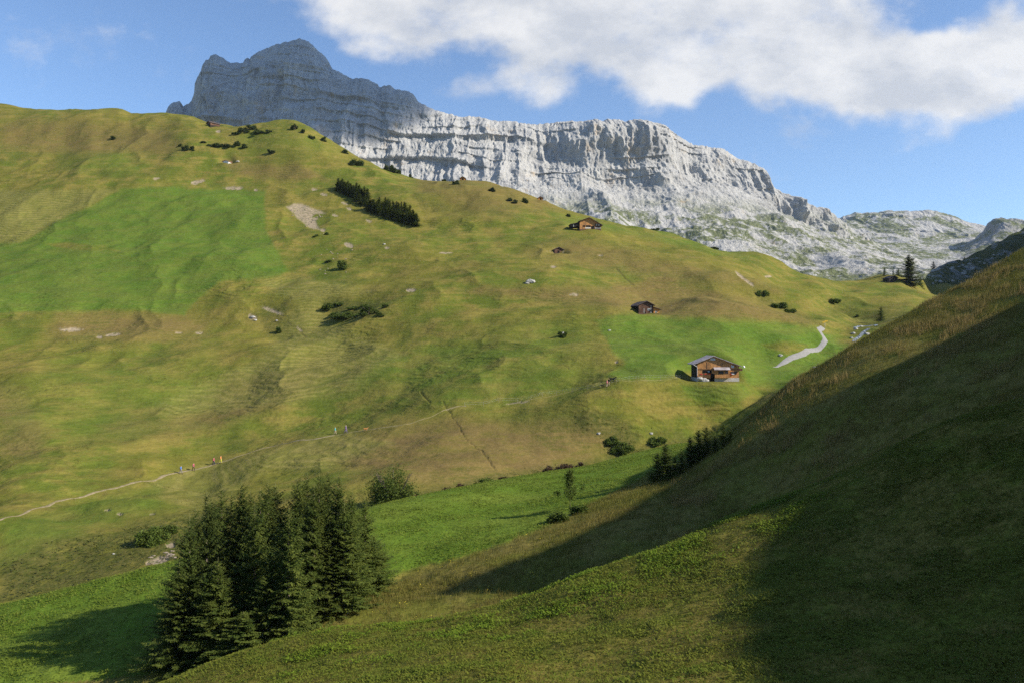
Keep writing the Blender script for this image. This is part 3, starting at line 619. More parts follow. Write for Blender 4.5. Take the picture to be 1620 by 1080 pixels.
def skin(verts, edges, radii, sub=1):
    me = bpy.data.meshes.new('skin'); me.from_pydata(verts, edges, []); o = bpy.data.objects.new('skin', me); SC.collection.objects.link(o)
    md = o.modifiers.new('s', 'SKIN'); md.use_smooth_shade = True
    for i, r in enumerate(radii):
        rr = r if isinstance(r, tuple) else (r, r); me.skin_vertices[0].data[i].radius = rr
    me.skin_vertices[0].data[0].use_root = True
    if sub: m2 = o.modifiers.new('u', 'SUBSURF'); m2.levels = sub; m2.render_levels = sub
    dg = bpy.context.evaluated_depsgraph_get(); r = bpy.data.meshes.new_from_object(o.evaluated_get(dg)); bpy.data.objects.remove(o); return r
def plain(name, col, rough=.8, var=.15, scale=3.0, spec=.2):
    s = NT(name, rough, spec); n = s.noise(scale, 4, .65, vec=s.obj())
    return s.out(s.scale(col, s.ramp(n, .3, .7, 1-var, 1+var, False)))

# ---------------------------------------------------------------- vegetation
def foliage_mat(name, c1, c2, scale=1.2, tip=None):
    s = NT(name, .75, .12); n = s.noise(scale, 3, .7); n2 = s.noise(scale*6, 2, .7, loc=(3, 3, 3))
    c = s.mix(s.ramp(n, .35, .65), c1, c2)
    c = s.scale(c, s.ramp(n2, .25, .75, .65, 1.4, False))
    oi = s.N.new('ShaderNodeObjectInfo'); c = s.scale(c, s.ramp(oi.outputs['Random'], 0, 1, .82, 1.18, False))
    tr = s.N.new('ShaderNodeBsdfTranslucent'); s.L.new(s.scale(c, 1.3), tr.inputs[0]); mx = s.N.new('ShaderNodeMixShader'); mx.inputs[0].default_value = .22
    s.out(c); s.L.new(s.b.outputs[0], mx.inputs[1]); s.L.new(tr.outputs[0], mx.inputs[2]); s.L.new(mx.outputs[0], s.N['Material Output'].inputs[0]); return s.m
M_SPRUCE = foliage_mat('spruce_needles', (.046, .072, .013), (.106, .130, .025))
M_LARCH = foliage_mat('larch_needles', (.046, .072, .014), (.078, .100, .022))
M_LEAF = foliage_mat('broad_leaves', (.060, .094, .016), (.108, .142, .026))
M_PINE = foliage_mat('mountain_pine_needles', (.036, .056, .016), (.060, .082, .022))
M_HEATH = foliage_mat('heath_twigs', (.060, .050, .025), (.11, .065, .04))
M_BARK = plain('bark', (.16, .13, .10), .95, .35, 4)
M_SHOOT = plain('young_shoots', (.20, .20, .08), .8, .2, 4)
def quads_from(P, A, Bv):
    """quads: root P, long axis A, half width axis Bv -> narrow leaves"""
    n = len(P); V = np.empty((n, 4, 3)); V[:, 0] = P-Bv*.35; V[:, 1] = P+Bv*.35; V[:, 2] = P+A*.6+Bv; V[:, 3] = P+A-Bv*.1
    return V.reshape(-1, 3), np.arange(n*4).reshape(n, 4)
def spruce_meshes(seed, H=12.0, Rb=2.9, style='spruce', dens=1.0, low=.03, lean=0.0, wm=1.0):
    rg = np.random.default_rng(seed); P = []; A = []; Bq = []
    z = H*low; tw = MB(); up = np.array([0, 0, 1.0])
    ph = rg.random()*6
    lop = 1+.25*rg.standard_normal(7)
    while z < H*.985:
        f = z/H; L0 = Rb*(1-f)**.75*(.90+.1*math.sin(z*2.3+ph))+.05
        nb = int(rg.integers(7, 10)) if f < .9 else 5
        for b in range(nb):
            th = rg.random()*6.283; L = L0*rg.uniform(.62, 1.12)*float(np.interp(th, np.linspace(0, 6.283, 7), lop.tolist()[:6]+[lop[0]])); zz = z+rg.uniform(-.18, .18)
            d = np.array([math.cos(th), math.sin(th), 0]); side = np.array([-d[1], d[0], 0])
            el0 = (-.25 if style == 'spruce' else .05)+.9*f**1.5
            k = max(3, int(L/.12*dens))
            t = (np.arange(k)+rg.random(k)*.8)/k
            cur = el0*L*t+(.22 if style == 'spruce' else .1)*L*t**2.4
            base = np.array([lean*zz/H, 0, zz])+d*L*t[:, None]+up*cur[:, None]
            for sgn in (-1, 1):
                ll = (.06+.10*min(L, 1.5)+.30*L*(1-t)*.6)*rg.uniform(.7, 1.25, k)
                ax = side*sgn*.72+d*.62+up*rg.uniform(-.42, .08, (k, 1)); ax /= np.linalg.norm(ax, axis=1)[:, None]
                w = rg.uniform(.045, .085, k)*wm*(.55+.45*min(L, 1))
                nrm = np.cross(ax, up+rg.uniform(-.7, .7, (k, 3))); nrm /= np.linalg.norm(nrm, axis=1)[:, None]
                P.append(base); A.append(ax*ll[:, None]); Bq.append(nrm*w[:, None])
                if dens >= 1:
                    P.append(base+ax*ll[:, None]*.35); A.append((ax*.5+d*.5-up*rg.uniform(.1, .9, (k, 1)))*ll[:, None]*.6); Bq.append(nrm*w[:, None]*.9)
            # the branch tip, turned up
            P.append(base[-1:]); A.append((d*.22+up*.08)[None]*rg.uniform(.8, 1.5)); Bq.append((side*.05)[None])
        z += max(.16, .30*(1-f*.5))*(H/12)**.5/(dens**.5 if dens < 1 else 1)
    P = np.concatenate(P); A = np.concatenate(A); Bq = np.concatenate(Bq)
    V, Fq = quads_from(P, A, Bq)
    crown = mesh_np('crown', V, Fq, M_SPRUCE if style == 'spruce' else M_LARCH, None)
    t = MB().tube([(0, 0, -1.2), (lean*.3, 0, H*.35), (lean, 0, H*.9)], [H*.016+.02, H*.010+.015, .012], 7); me = bpy.data.meshes.new('trunk'); me.from_pydata(t.v, [], t.f); me.materials.append(M_BARK)
    for p in me.polygons: p.use_smooth = True
    l = MB().tube([(lean*.95, 0, H*.86), (lean, 0, H*1.03)], [.028, .008], 5)
    for q in range(5):
        a = q*1.256; l.tube([(lean, 0, H*.93), (lean+math.cos(a)*.22, math.sin(a)*.22, H*.93+.18)], [.014, .005], 4)
    ml = bpy.data.meshes.new('leader_shoot'); ml.from_pydata(l.v, [], l.f); ml.materials.append(M_SHOOT)
    return H, crown, me, ml
def plant_tree(name, meshes, loc, h, rz, wide=1.0, label=None, cat='tree', group=None):
    H, crown, trunk, lead = meshes; s = h/H
    o = empty(name, loc, rz, label, cat, group)
    for nm, me in (('trunk', trunk), ('crown', crown)):
        c = new_obj(nm, me, o); c.scale = (s*wide, s*wide, s)
    if lead is not None: c = new_obj('leader_shoot', lead, o); c.scale = (s*wide, s*wide, s)
    return o
def gloc(px, Y, sink=0.15):
    x = (px-810)/F*Y; return Vector((x, Y, float(gz(x, Y))-sink))
SPR = [spruce_meshes(11), spruce_meshes(12, 12, 3.2, lean=.25), spruce_meshes(13, 11, 2.5), spruce_meshes(14, 12, 3.1, 'larch', 1.0, .03), spruce_meshes(15, 12, 3.4)]
CLUMP = [ # column, top row, distance, mesh, width, label
 (300,812,62,3,1.05,'larch with feathery branches on the left edge of the spruce clump'),
 (327,772,63,3,1.0,'feathery larch second from the left edge of the big clump'),
 (351,765,66.5,0,1.0,'spruce just right of the feathery larches, slightly taller than them'),
 (382,756,67,1,.95,'spruce with yellowish pointed tip standing apart in the left half of the clump'),
 (403,792,62.5,4,.95,'dark low-topped spruce in front of two taller ones in the middle of the clump'),
 (424,757,68.5,0,.95,'bushy-topped spruce behind the middle of the clump'),
 (457,798,60.2,2,1.0,'short front spruce with three pale leader shoots in the centre of the clump'),
 (468,750,69,1,.9,'spruce rising right behind the short front one'),
 (486,744,70,2,1.0,'slim spruce second highest of the clump, behind its centre'),
 (505,743,66,0,.95,'tall spruce with its pale straight trunk showing in front'),
 (519,741,71,4,.85,'highest spruce of the clump'),
 (536,747,69,2,1.15,'slim tall spruce right of the highest one'),
 (556,772,68,1,.95,'spruce stepping down towards the right edge of the clump'),
 (578,784,70.5,0,.95,'spruce with yellow-green sunlit side at the right edge of the clump'),
 (284,888,60.5,4,1.1,'low dark spruce with wide skirts at the far left foot of the clump'),
 (385,966,58.6,2,1.35,'small sunlit spruce peeping out low in front of the clump'),
 (430,868,60.5,1,1.0,'dark half-height spruce in the shaded front of the clump'),
 (345,880,60,0,1.1,'half-height dark spruce in front of the larches'),
 (528,850,66,4,1.05,'half-height spruce below the tallest trunks at the clump\'s right'),
 (310,800,66,4,1.0,'dark spruce filling the gap behind the feathery larches'),
 (338,790,69,1,1.0,'spruce half hidden between the larches, seen in the gap of their tops'),
 (367,776,70,2,1.1,'spruce between the pointed tips in the left half of the clump'),
 (396,772,71,0,1.0,'spruce behind the gap in the middle of the clump'),
 (412,768,66,4,1.0,'dark spruce standing in the middle gap, a little lower than its neighbours'),
 (440,762,71,1,1.0,'spruce behind the short front one, left of the tallest group'),
 (497,762,65,4,1.0,'spruce in front of the tallest group with sunlit lower branches'),
 (545,790,66,0,1.0,'broad spruce in front of the right-hand stepping trees'),
 (592,846,72,2,1.2,'smallest spruce at the very right edge of the clump beside the meadow'),
]
for i, (px, top, Y, k, wd, lab) in enumerate(CLUMP):
    p = gloc(px, Y, .2); h = (540-top)/F*Y-p.z; H = h*.97
    plant_tree('larch_tree' if k == 3 else 'spruce_tree', SPR[k], p, H, i*1.7, wd*11.5/max(H, 4) if H > 9 else wd*1.35*(11/(H+3)), lab, 'tree', 'conifers of the dense clump in front')
SM = [spruce_meshes(21, 5, 1.5, wm=1.1), spruce_meshes(22, 5, 1.75, wm=1.1), spruce_meshes(23, 5, 1.35, wm=1.1)]
for i, (px, top, by, wd, lab) in enumerate([
 (1040,716,762,1.0,'young spruce at the lower left end of the row on the shaded slope'), (1053,701,759,1.1,'tallest young spruce at the lower end of the row'),
 (1068,722,754,1.1,'dark young spruce close beside the tallest lower one'), (1078,712,748,1.0,'young spruce in the lower middle of the row'),
 (1092,690,738,1.1,'brown-tinged young spruce in the middle of the row'), (1105,680,730,1.1,'tall dark young spruce in the middle of the row'),
 (1117,674,722,1.0,'slender young spruce with feathery top in the upper middle of the row'), (1131,687,715,1.0,'short young spruce near the upper end of the row'),
 (1145,670,706,1.0,'young spruce near the slope edge at the upper end of the row'), (1155,674,698,.7,'thin young spruce topmost on the slope edge')]):
    p = at(px, by, 90); p.z -= .1; h = (540-top)/F*p.y-p.z
    plant_tree('young_spruce', SM[i % 3], p, h, i*2.1, wd*1.25, lab, 'tree', 'young spruces in a row on the near slope')
FAR = [spruce_meshes(31, 18, 5.0, dens=.7, wm=3.5), spruce_meshes(32, 6, 1.7, dens=.6, wm=3), spruce_meshes(33, 6, 1.45, dens=.6, wm=3), spruce_meshes(34, 6, 1.9, dens=.6, wm=3)]
FAR = [(a, b, c, None) for a, b, c, d in FAR]
for (px, top, by, Y, k, wd, lab) in [
 (1438,402,451,432,0,1.7,'big dark spruce standing beside the hut on the far knoll'), (1399,424,438,455,1,1.2,'small spruce on the knoll ridge left of the dark hut'),
 (1413,426,438,462,2,1.0,'slim small spruce on the knoll ridge above the dark hut'), (1421,425,440,458,3,1.1,'small spruce close to the left of the big spruce'),
 (1456,424,444,462,3,1.2,'small spruce close to the right of the big spruce'), (1477,421,437,640,1,1.3,'small spruce in front of the shaded rocky hill'),
 (1526,399,409,740,1,1.2,'tiny spruce on the skyline of the rocky hill'), (1394,493,517,285,3,1.2,'lone spruce beside the stream bank'),
 (1543,407,416,660,3,1.3,'tiny spruce on the rocky hill above the grass slope')]:
    p = gloc(px, Y, .3)
    h = (by-top)/F*Y
    if px in (1438,): h = (540-top)/F*Y-p.z
    plant_tree('spruce_tree', FAR[k], p, max(h, 2), px*.7, wd, lab, 'tree')
rs = random.Random(4)
n = 0
lo = [(533,302),(560,314),(585,336),(612,345),(640,354),(660,358)]; up_ = [(533,298),(560,303),(585,316),(612,327),(640,334),(658,345)]
for i in range(84):
    px = 533+(i+.5)/84*127; a = np.interp(px, [q[0] for q in lo], [q[1] for q in lo]); b = np.interp(px, [q[0] for q in up_], [q[1] for q in up_])
    py = b+(a-b)*rs.random()
    if i % 3 == 0: py = a
    p = at(px, py, 300); p.z -= .2
    plant_tree('spruce_tree', FAR[1+i % 3], p, rs.uniform(15, 21)/F*p.y, rs.random()*6, rs.uniform(1.3, 1.7), 'small dark spruce in the dense strip of conifers on the hillside', 'tree', 'spruces in the strip on the far hillside')

def blob_mesh(seed, rx, ry, rz, nclump, nleaf, leaf, mat, name='foliage', flat=0.0):
    rg = np.random.default_rng(seed); Cc = rg.standard_normal((nclump, 3)); Cc /= np.linalg.norm(Cc, axis=1)[:, None]; Cc *= rg.uniform(.35, .88, (nclump, 1)); Cc[:, 2] = np.abs(Cc[:, 2])*1.0-.12*flat
    P = Cc[rg.integers(0, nclump, nleaf)]+rg.standard_normal((nleaf, 3))*.115
    P = P*np.array([rx, ry, rz]); P[:, 2] = np.abs(P[:, 2])
    A = rg.standard_normal((nleaf, 3)); A /= np.linalg.norm(A, axis=1)[:, None]; A *= leaf*rg.uniform(.6, 1.3, (nleaf, 1)); A[:, 2] = np.abs(A[:, 2])*.6
    Bq = np.cross(A, rg.standard_normal((nleaf, 3))); Bq /= np.linalg.norm(Bq, axis=1)[:, None]+1e-6; Bq *= leaf*.36
    V, Fq = quads_from(P, A, Bq); return mesh_np(name, V, Fq, mat, None)
def stems_mesh(seed, r, h, n, thick):
    rr = random.Random(seed); m = MB()
    for i in range(n):
        a = rr.random()*6.28; m.tube([(rr.uniform(-.1, .1)*r, rr.uniform(-.1, .1)*r, -.4), (math.cos(a)*r*.25, math.sin(a)*r*.25, h*.45), (math.cos(a)*r*.6, math.sin(a)*r*.6, h*.85)], [thick, thick*.7, thick*.3], 5)
    me = bpy.data.meshes.new('stem'); me.from_pydata(m.v, [], m.f); me.materials.append(M_BARK); return me
def shrub(name, px, py, w, h, kind, label, group=None, y0=95, seed=1, cat='bush', Y=None):
    """w, h: size on the photograph in pixels"""
    p = at(px, py, y0) if Y is None else gloc(px, Y, 0)
    k = p.y/F; rx = w*k/2; rz = h*k*(.72 if (h < 30 and kind == 'leaf') else 1); mat = {'leaf': M_LEAF, 'pine': M_PINE, 'heath': M_HEATH}[kind]
    p.z -= rz*.12
    o = empty(name, p, 0, label, cat, group); lf = max(.30, 1.9*k)
    nl = int(min(20000, 300+w*h*(6 if w*h > 900 else 10)))
    new_obj('foliage', blob_mesh(seed, rx, max(rx*.75, rz*.6), rz, max(5, int(7+w*h/60)), nl, lf, mat), o)
    new_obj('stem', stems_mesh(seed, rx, rz, 4 if w < 50 else 7, max(.03, rz*.022)), o); return o
shrub('broadleaf_tree', 623, 800, 96, 76, 'leaf', 'round bushy broadleaf tree at the meadow edge right of the spruce clump', None, 119, 5, 'tree', Y=123)
shrub('leafy_bush', 657, 795, 22, 28, 'leaf', 'small leafy bush leaning on the right side of the round tree', None, 119, 6, Y=124)
# the row of bushes that follows the stream behind the meadow
for i, (px, py, w, h, kd, lab) in enumerate([
 (690,790,34,12,'heath','brownish low bush right of the round tree at the stream'), (712,784,30,13,'heath','brown bush by the stream below the narrow ditch'),
 (735,777,34,16,'heath','dark brown bush at the meadow edge left of the rounded green one'), (768,769,46,20,'leaf','rounded green bush at the meadow edge below the ditch'),
 (800,764,26,12,'heath','small reddish bush right of the rounded green one'), (825,759,24,9,'heath','lowest reddish bush on the meadow edge'),
 (868,754,26,20,'heath','red-leaved bush, left of the pair above the sapling'), (893,751,34,18,'heath','red-brown bush, right of the pair above the sapling'),
 (920,745,26,12,'heath','low brown bush where the meadow edge bends up'), (660,797,24,10,'heath','brown shrub at the foot of the round tree')]):
    shrub('stream_bush', px, py, w, h, kd, lab, 'bushes along the stream', 119, 40+i, Y=float(np.interp(px, [600, 750, 850, 1000], [115, 128.5, 138.5, 153])))
for i, (px, py, w, h, kd, lab) in enumerate([
 (985,716,44,26,'leaf','dark green bush in the hollow below the rounded mound'), (968,700,30,16,'leaf','bush growing on the dark gully side of the mound'),
 (1040,702,34,18,'leaf','bush in the hollow left of the young spruces'), (240,860,60,30,'leaf','grey-green thicket above the stony bank left of the spruce clump'),
 (262,842,36,20,'leaf','bluish bush at the top of the stony bank'), (548,503,56,15,'leaf','long leafy bush at the foot of the damp hollow'), (519,490,22,18,'leaf','dark bush at the left end of the damp hollow'),
 (583,498,34,22,'leaf','tall bush at the right end of the damp hollow'), (609,488,15,10,'leaf','small round bush right of the damp hollow'), (890,533,18,15,'leaf','single dark bush beside a pale rock in mid slope'),
 (441,526,13,14,'leaf','dark bush between the two earth scars'), (499,375,10,8,'leaf','small bush at the foot of the big scree scar'), (517,372,8,6,'leaf','tiny bush right of the one under the scree scar'),
 (520,415,14,7,'leaf','low bush among the rocks below the scree scar'), (541,426,20,22,'leaf','largest bush below the scree scar'), (1232,487,30,14,'leaf','bush in the middle of the hollow above the green field'),
 (1207,468,22,14,'leaf','bush at the upper end of the hollow above the green field'), (1250,494,22,10,'leaf','bush at the lower end of the hollow above the green field'),
 (530,500,22,9,'leaf','low green bush at the lower left rim of the damp hollow'), (566,501,24,9,'leaf','low green bush at the lower rim of the damp hollow'), (598,500,22,8,'leaf','low green bush at the lower right rim of the damp hollow'), (536,484,26,8,'leaf','flat green bush in the upper left of the damp hollow'), (560,489,26,7,'leaf','flat green bush in the middle of the damp hollow'), (578,485,20,7,'leaf','flat green bush high in the damp hollow'),
 (1318,478,26,12,'leaf','bush at the foot of the far knoll'), (1356,502,7,5,'leaf','tiny bush at the base of the knoll above the stream'), (881,400,4,3,'leaf','tiny shrub beside the small hut')]):
    shrub('green_bush', px, py, w, h, kd, lab, None, 97, 70+i)
RIDGE = [(295,238,16,9),(304,239,10,8),(285,232,8,4),(322,227,8,5),(342,232,26,8),(360,234,22,8),(374,231,16,11),(388,235,16,7),(431,243,17,8),(179,221,9,8),(385,210,24,8),(400,205,26,8),(410,212,26,9),(424,211,14,7),(374,213,18,5),
 (466,206,13,9),(480,211,7,9),(493,220,13,8),(512,224,9,8),(563,262,30,14),(545,243,16,8),(618,270,24,13),(630,272,14,9),(720,292,15,9),(777,303,12,8),(806,318,14,7),(815,322,12,6),(830,321,14,8),(899,343,7,6),(650,272,8,5),(702,283,7,4),(1130,392,20,5),(945,357,6,4),(1035,363,18,4)]

GRP = [((0,1,2),'of the small cluster left of the long row'),((3,4,5,6,7),'of the long row under the ridge hut'),((8,),'lone round one right of the long pine row'),((9,),'lone one far left on the upper slope'),((14,10,11,12,13),'of the dense patch on the ridge top'),((15,16,17,18),'of those on the skyline before the peak'),((20,19),'of the pair on the shoulder below the skyline'),((21,22),'of the large pair on the middle ridge'),((29,30,23),'of those beside the upper orange hut'),((24,25,26,27),'of the chain between the orange huts'),((28,32,33,31),'of those around the plank barn')]
def ridge_label(i):
    for ids, text in GRP:
        if i in ids:
            if len(ids) == 1: return 'dark mountain pine bush, '+text
            o_ = sorted(ids, key=lambda q: RIDGE[q][0]); return '%s mountain pine bush from the left %s' % (('first', 'second', 'third', 'fourth', 'fifth')[o_.index(i)], text)
for i, (px, py, w, h) in enumerate(RIDGE):
    shrub('mountain_pine', px, py, w, h, 'pine', ridge_label(i), 'mountain pine bushes below the ridge', 380, 130+i)
# sapling and its bushes
def sapling():
    p = at(902, 806, 78); k = p.y/F; h = 62*k
    o = empty('sapling', p, 0, 'thin upright sapling with sparse leaves in front of the green meadow', 'tree')
    m = MB(); m.tube([(0, 0, -.3), (-.05, 0, h*.5), (-.1, 0, h)], [.05, .035, .012], 6); rr = random.Random(3); tips = []
    for i in range(22):
        f = rr.uniform(.25, .97); a = rr.random()*6.28; L = rr.uniform(.35, .9)*(1.25-f); q = (-.1*f+math.cos(a)*L, math.sin(a)*L, h*f+L*.7)
        m.tube([(-.1*f, 0, h*f), q], [.014, .005], 4); tips.append(q); tips.append(tuple((Vector(q)+Vector((-.1*f, 0, h*f)))/2))
    for s_ in (-1, 1): q = (s_*1.5, .1, h*(.42 if s_ < 0 else .55)); m.tube([(0, 0, h*.3), q], [.02, .006], 4); tips += [q]*3
    m.build('trunk', M_BARK, o, True)
    rg = np.random.default_rng(8); T = np.array(tips)[rg.integers(0, len(tips), 2600)]+rg.standard_normal((2600, 3))*[.2, .2, .22]
    A = rg.standard_normal((2600, 3)); A *= .17/np.linalg.norm(A, axis=1)[:, None]; Bq = np.cross(A, rg.standard_normal((2600, 3))); Bq *= .06/np.linalg.norm(Bq, axis=1)[:, None]
    V, Fq = quads_from(T, A, Bq); new_obj('crown', mesh_np('crown', V, Fq, M_LEAF, None), o)
sapling()
shrub('green_bush', 886, 824, 44, 22, 'leaf', 'low dark bush at the foot of the sapling', None, 76, 301); shrub('green_bush', 918, 812, 34, 20, 'leaf', 'pale green bush right of the sapling', None, 76, 302)
# ---------------------------------------------------------------- buildings
def wood_mat(name, c1, c2, c3, vertical=True, w=5.0):
    s = NT(name, .85, .15); o = s.obj()
    st = (1, 1, .12) if vertical else (.12, .12, 1)
    n = s.noise(w, 3, .6, vec=o, stretch=st); n2 = s.noise(w*3, 3, .7, vec=o, stretch=st, loc=(3, 1, 2)); n3 = s.noise(.7, 4, .6, vec=o, loc=(1, 8, 1))
    c = s.mix(s.ramp(n, .38, .62), c1, c2); c = s.mix(s.ramp(n3, .45, .65, 0, .75), c, c3)
    c = s.scale(c, s.ramp(n2, .3, .7, .7, 1.25, False)); return s.out(c, s.bump(n2, .4, .03))
M_PLANK = wood_mat('sun_browned_planks', (.62, .31, .115), (.43, .21, .08), (.22, .12, .06))
M_ORANGE = wood_mat('fresh_orange_planks', (.62, .29, .09), (.52, .23, .07), (.42, .18, .06))
M_LOG = wood_mat('old_dark_logs', (.14, .075, .05), (.085, .05, .038), (.20, .11, .07), False, 3.0)
M_BLACK = wood_mat('shade_dark_boards', (.035, .028, .024), (.022, .018, .017), (.05, .04, .03))  # dark copy of the wood; left-wall shade is put into its colour
M_ROOFL = wood_mat('weathered_grey_shingles', (.42, .38, .39), (.34, .30, .31), (.24, .20, .20), False, 2.0)
M_ROOFD = wood_mat('dark_shingles', (.10, .075, .07), (.065, .05, .05), (.16, .13, .12), False, 2.0)
M_STONE = plain('pale_masonry', (.50, .47, .43), .95, .25, 1.6)
M_STONEB = plain('grey_rock', (.36, .35, .33), .95, .3, 1.2)
M_TANROCK = plain('tan_rock', (.27, .22, .17), .95, .35, 1.2)
M_GLASS = plain('window_glass', (.05, .06, .075), .15, .1, 3, .6)
M_FRAME = plain('window_frame_paint', (.62, .60, .56), .6, .08, 3)
M_DFRAME = plain('brown_window_frame', (.12, .07, .045), .7, .1, 3)
M_METAL = plain('zinc', (.55, .57, .60), .5, .08, 3, .5)
M_WHITE = plain('white_paint', (.72, .73, .75), .6, .06, 3)
M_RED = plain('red_flowers', (.55, .05, .04), .8, .3, 9)
M_OPENING_SHADE = plain('interior_shade_black', (.012, .011, .012), .95, .1, 3)  # near-black wall panels; the shade inside openings is put into the colour
def gable(name, label, px, py, y0, rot, w, d, zl, zr, xr, zt, wall_m, side_m, roof_m, ov=(.8, .8, .9), base=(.5, 1.6), base_m=None, th=.16, Y=None, sink=0.0, cat='hut', ov_bk=.4, lift=0.0):
    """front wall from x=0 to w facing -y; eaves at heights zl (left) and zr (right), ridge at xr, zt"""
    p = at(px, py, y0) if Y is None else gloc(px, Y, 0)
    o = empty(name, p+Vector((0, 0, lift-sink)), math.radians(rot), label, cat)
    x0 = -w/2
    o['w'] = w
    del o['w']
    W = MB().prism([(x0, 0), (x0+w, 0), (x0+w, zr), (x0+xr, zt), (x0, zl)], 0, d); W.build('wall', wall_m, o)
    if side_m is not wall_m: MB().box(x0-.04, x0-.003, .0, d, 0, zl-.02).build('side_shade_boards', side_m, o)  # dark boards over the left wall; the side's shade is painted in
    MB().box(x0-.06, x0+w+.06, -.06, d+.05, -base[1]-1.2, .02).build('foundation', base_m or M_STONE, o)
    sl = (zt-zl)/xr; sr = (zt-zr)/(w-xr)
    P = [(x0-ov[0], zl-sl*ov[0]+.03), (x0+xr, zt+.03), (x0+w+ov[1], zr-sr*ov[1]+.03)]
    R = MB().prism([P[0], P[1], (P[1][0], P[1][1]+th), (P[0][0], P[0][1]+th)], -ov[2], d+ov_bk); R.prism([P[1], P[2], (P[2][0], P[2][1]+th), (P[1][0], P[1][1]+th)], -ov[2]-.004, d+ov_bk+.004)
    R.build('roof', roof_m, o)
    return o, x0
def window(o, xa, xb, za, zb, y=0.0, fr=M_FRAME, gl=M_GLASS, t=.09, bars=True):
    m = MB(); m.box(xa, xb, y-.06, y-.002, za, za+t).box(xa, xb, y-.06, y-.002, zb-t, zb).box(xa, xa+t, y-.06, y-.002, za+t, zb-t).box(xb-t, xb, y-.06, y-.002, za+t, zb-t)
    if bars: c = (xa+xb)/2; m.box(c-.03, c+.03, y-.05, y-.002, za+t, zb-t)
    f = m.build('window', fr, o); MB().box(xa+t, xb-t, y-.035, y-.003, za+t, zb-t).build('pane', gl, f); return f
def chalet():
    o, x0 = gable('chalet', 'large brown wooden chalet on a pale stone base, nearest house on the slope', 1136, 603, 150, -2, 9.6, 7.2, 3.35, 2.75, 3.75, 4.95, M_PLANK, M_BLACK, M_ROOFL, (.95, .65, .45), (.5, 2.2), cat='chalet', sink=0.0, lift=.85)
    X = lambda v: x0+v
    MB().box(X(.0), X(9.6), -.05, -.003, 1.90, 2.02).build('sill_beam', M_DFRAME, o)
    MB().box(X(-.02), X(3.8), -.07, -.053, 2.02, 2.1).build('sill_beam', M_PLANK, o)
    # shade of the gallery recess as a dark panel, parapet, cellar door below
    MB().box(X(1.25), X(3.3), -.035, -.004, 1.02, 1.80).build('gallery_shade_panel', M_OPENING_SHADE, o)
    g = MB()
    for i in range(11): g.box(X(.15+i*.26), X(.15+i*.26+.235), -.42, -.38, .0, 1.0)
    g.box(X(.1), X(3.0), -.45, -.35, 1.0, 1.08); g.box(X(.1), X(3.0), -.40, -.01, -.06, .0); g.build('gallery', M_PLANK, o)
    for xx in (.6, 1.6, 2.4): MB().box(X(xx), X(xx+.5), -.52, -.455, .78, 1.0).build('flower_box', M_RED, o)
    MB().box(X(2.2), X(3.95), -.09, -.063, -1.5, 0.0).build('cellar_shade_panel', M_OPENING_SHADE, o)
    MB().box(X(2.7), X(3.95), -.06, -.036, 0.0, 1.02).build('door', M_OPENING_SHADE, o)
    MB().box(X(2.45), X(2.85), -.05, -.037, 1.32, 1.6).build('shutter', plain('faded_blue_paint', (.30, .42, .50), .6), o)
    # bay with its little roof
    MB().box(X(3.95), X(7.3), -.75, -.006, .02, 1.86).build('bay', M_PLANK, o)
    r = MB().prism([(0, 0), (1.15, .55), (1.15, .63), (0, .08)], 0, 3.7); me_v = [(X(3.7)+y, -1.2+x, 1.85+z) for x, y, z in r.v]; r.v = me_v; r.build('porch_roof', M_ROOFL, o)
    window(o, X(4.7), X(5.85), 1.0, 1.62, -.75, M_DFRAME); window(o, X(6.25), X(7.0), 1.0, 1.65, -.75, M_DFRAME)
    window(o, X(7.6), X(9.1), .85, 1.45, 0, M_DFRAME); MB().box(X(7.9), X(8.5), -.25, -.07, .80, .98).build('flower_box', M_WHITE, o); MB().box(X(7.65), X(8.0), -.24, -.07, .80, .95).build('flower_box', M_RED, o)
    window(o, X(7.8), X(8.45), 2.35, 2.9, 0, M_WHITE, M_METAL); window(o, X(3.05), X(4.15), 4.05, 4.55, 0, M_WHITE, M_METAL)
    d = MB().tube([(X(-.9), -.42, 2.95), (X(-.1), -.12, 2.62), (X(-.02), -.1, 2.4), (X(-.02), -.1, 0)], .05, 6); d.build('downpipe', M_METAL, o)
    for xx in (2.15, 5.7, 7.2): MB().box(X(xx), X(xx+.09), -.03, -.004, 2.1, min(3.9, 4.3-abs(xx-3.75)*.4)).build('cover_strip', M_DFRAME, o)
    s = MB().tube([(X(10.3), -.3, 2.3), (X(10.6), -.3, 2.55)], .04, 6); s.build('bracket', M_METAL, o)
    s = MB().tube([(X(10.6), -.35, 2.5), (X(10.68), -.47, 2.56)], [.10, .33], 12); s.build('satellite_dish', M_WHITE, o, True)
    w_ = MB().box(X(9.75), X(10.5), .2, 1.6, 1.6, 2.2); w_.build('firewood_stack', M_LOG, o)
    return o
CH = chalet()
def rock_mesh(seed, r, sq=(1, .8, .6), mat=None):
    bm = bmesh.new(); bmesh.ops.create_icosphere(bm, subdivisions=3, radius=1)
    V = np.array([v.co[:] for v in bm.verts]); n = fbm(V[:, 0]*1.3+seed, V[:, 1]*1.3, V[:, 2]*1.3, oct=4, seed=seed); n = np.round(n*4)/4*.5+n*.5
    for v, k in zip(bm.verts, n): v.co = (v.co.x*r*sq[0]*(1+.6*k), v.co.y*r*sq[1]*(1+.6*k), v.co.z*r*sq[2]*(1+.6*k))
    me = bpy.data.meshes.new('boulder'); bm.to_mesh(me); bm.free(); me.materials.append(mat or M_STONEB); return me
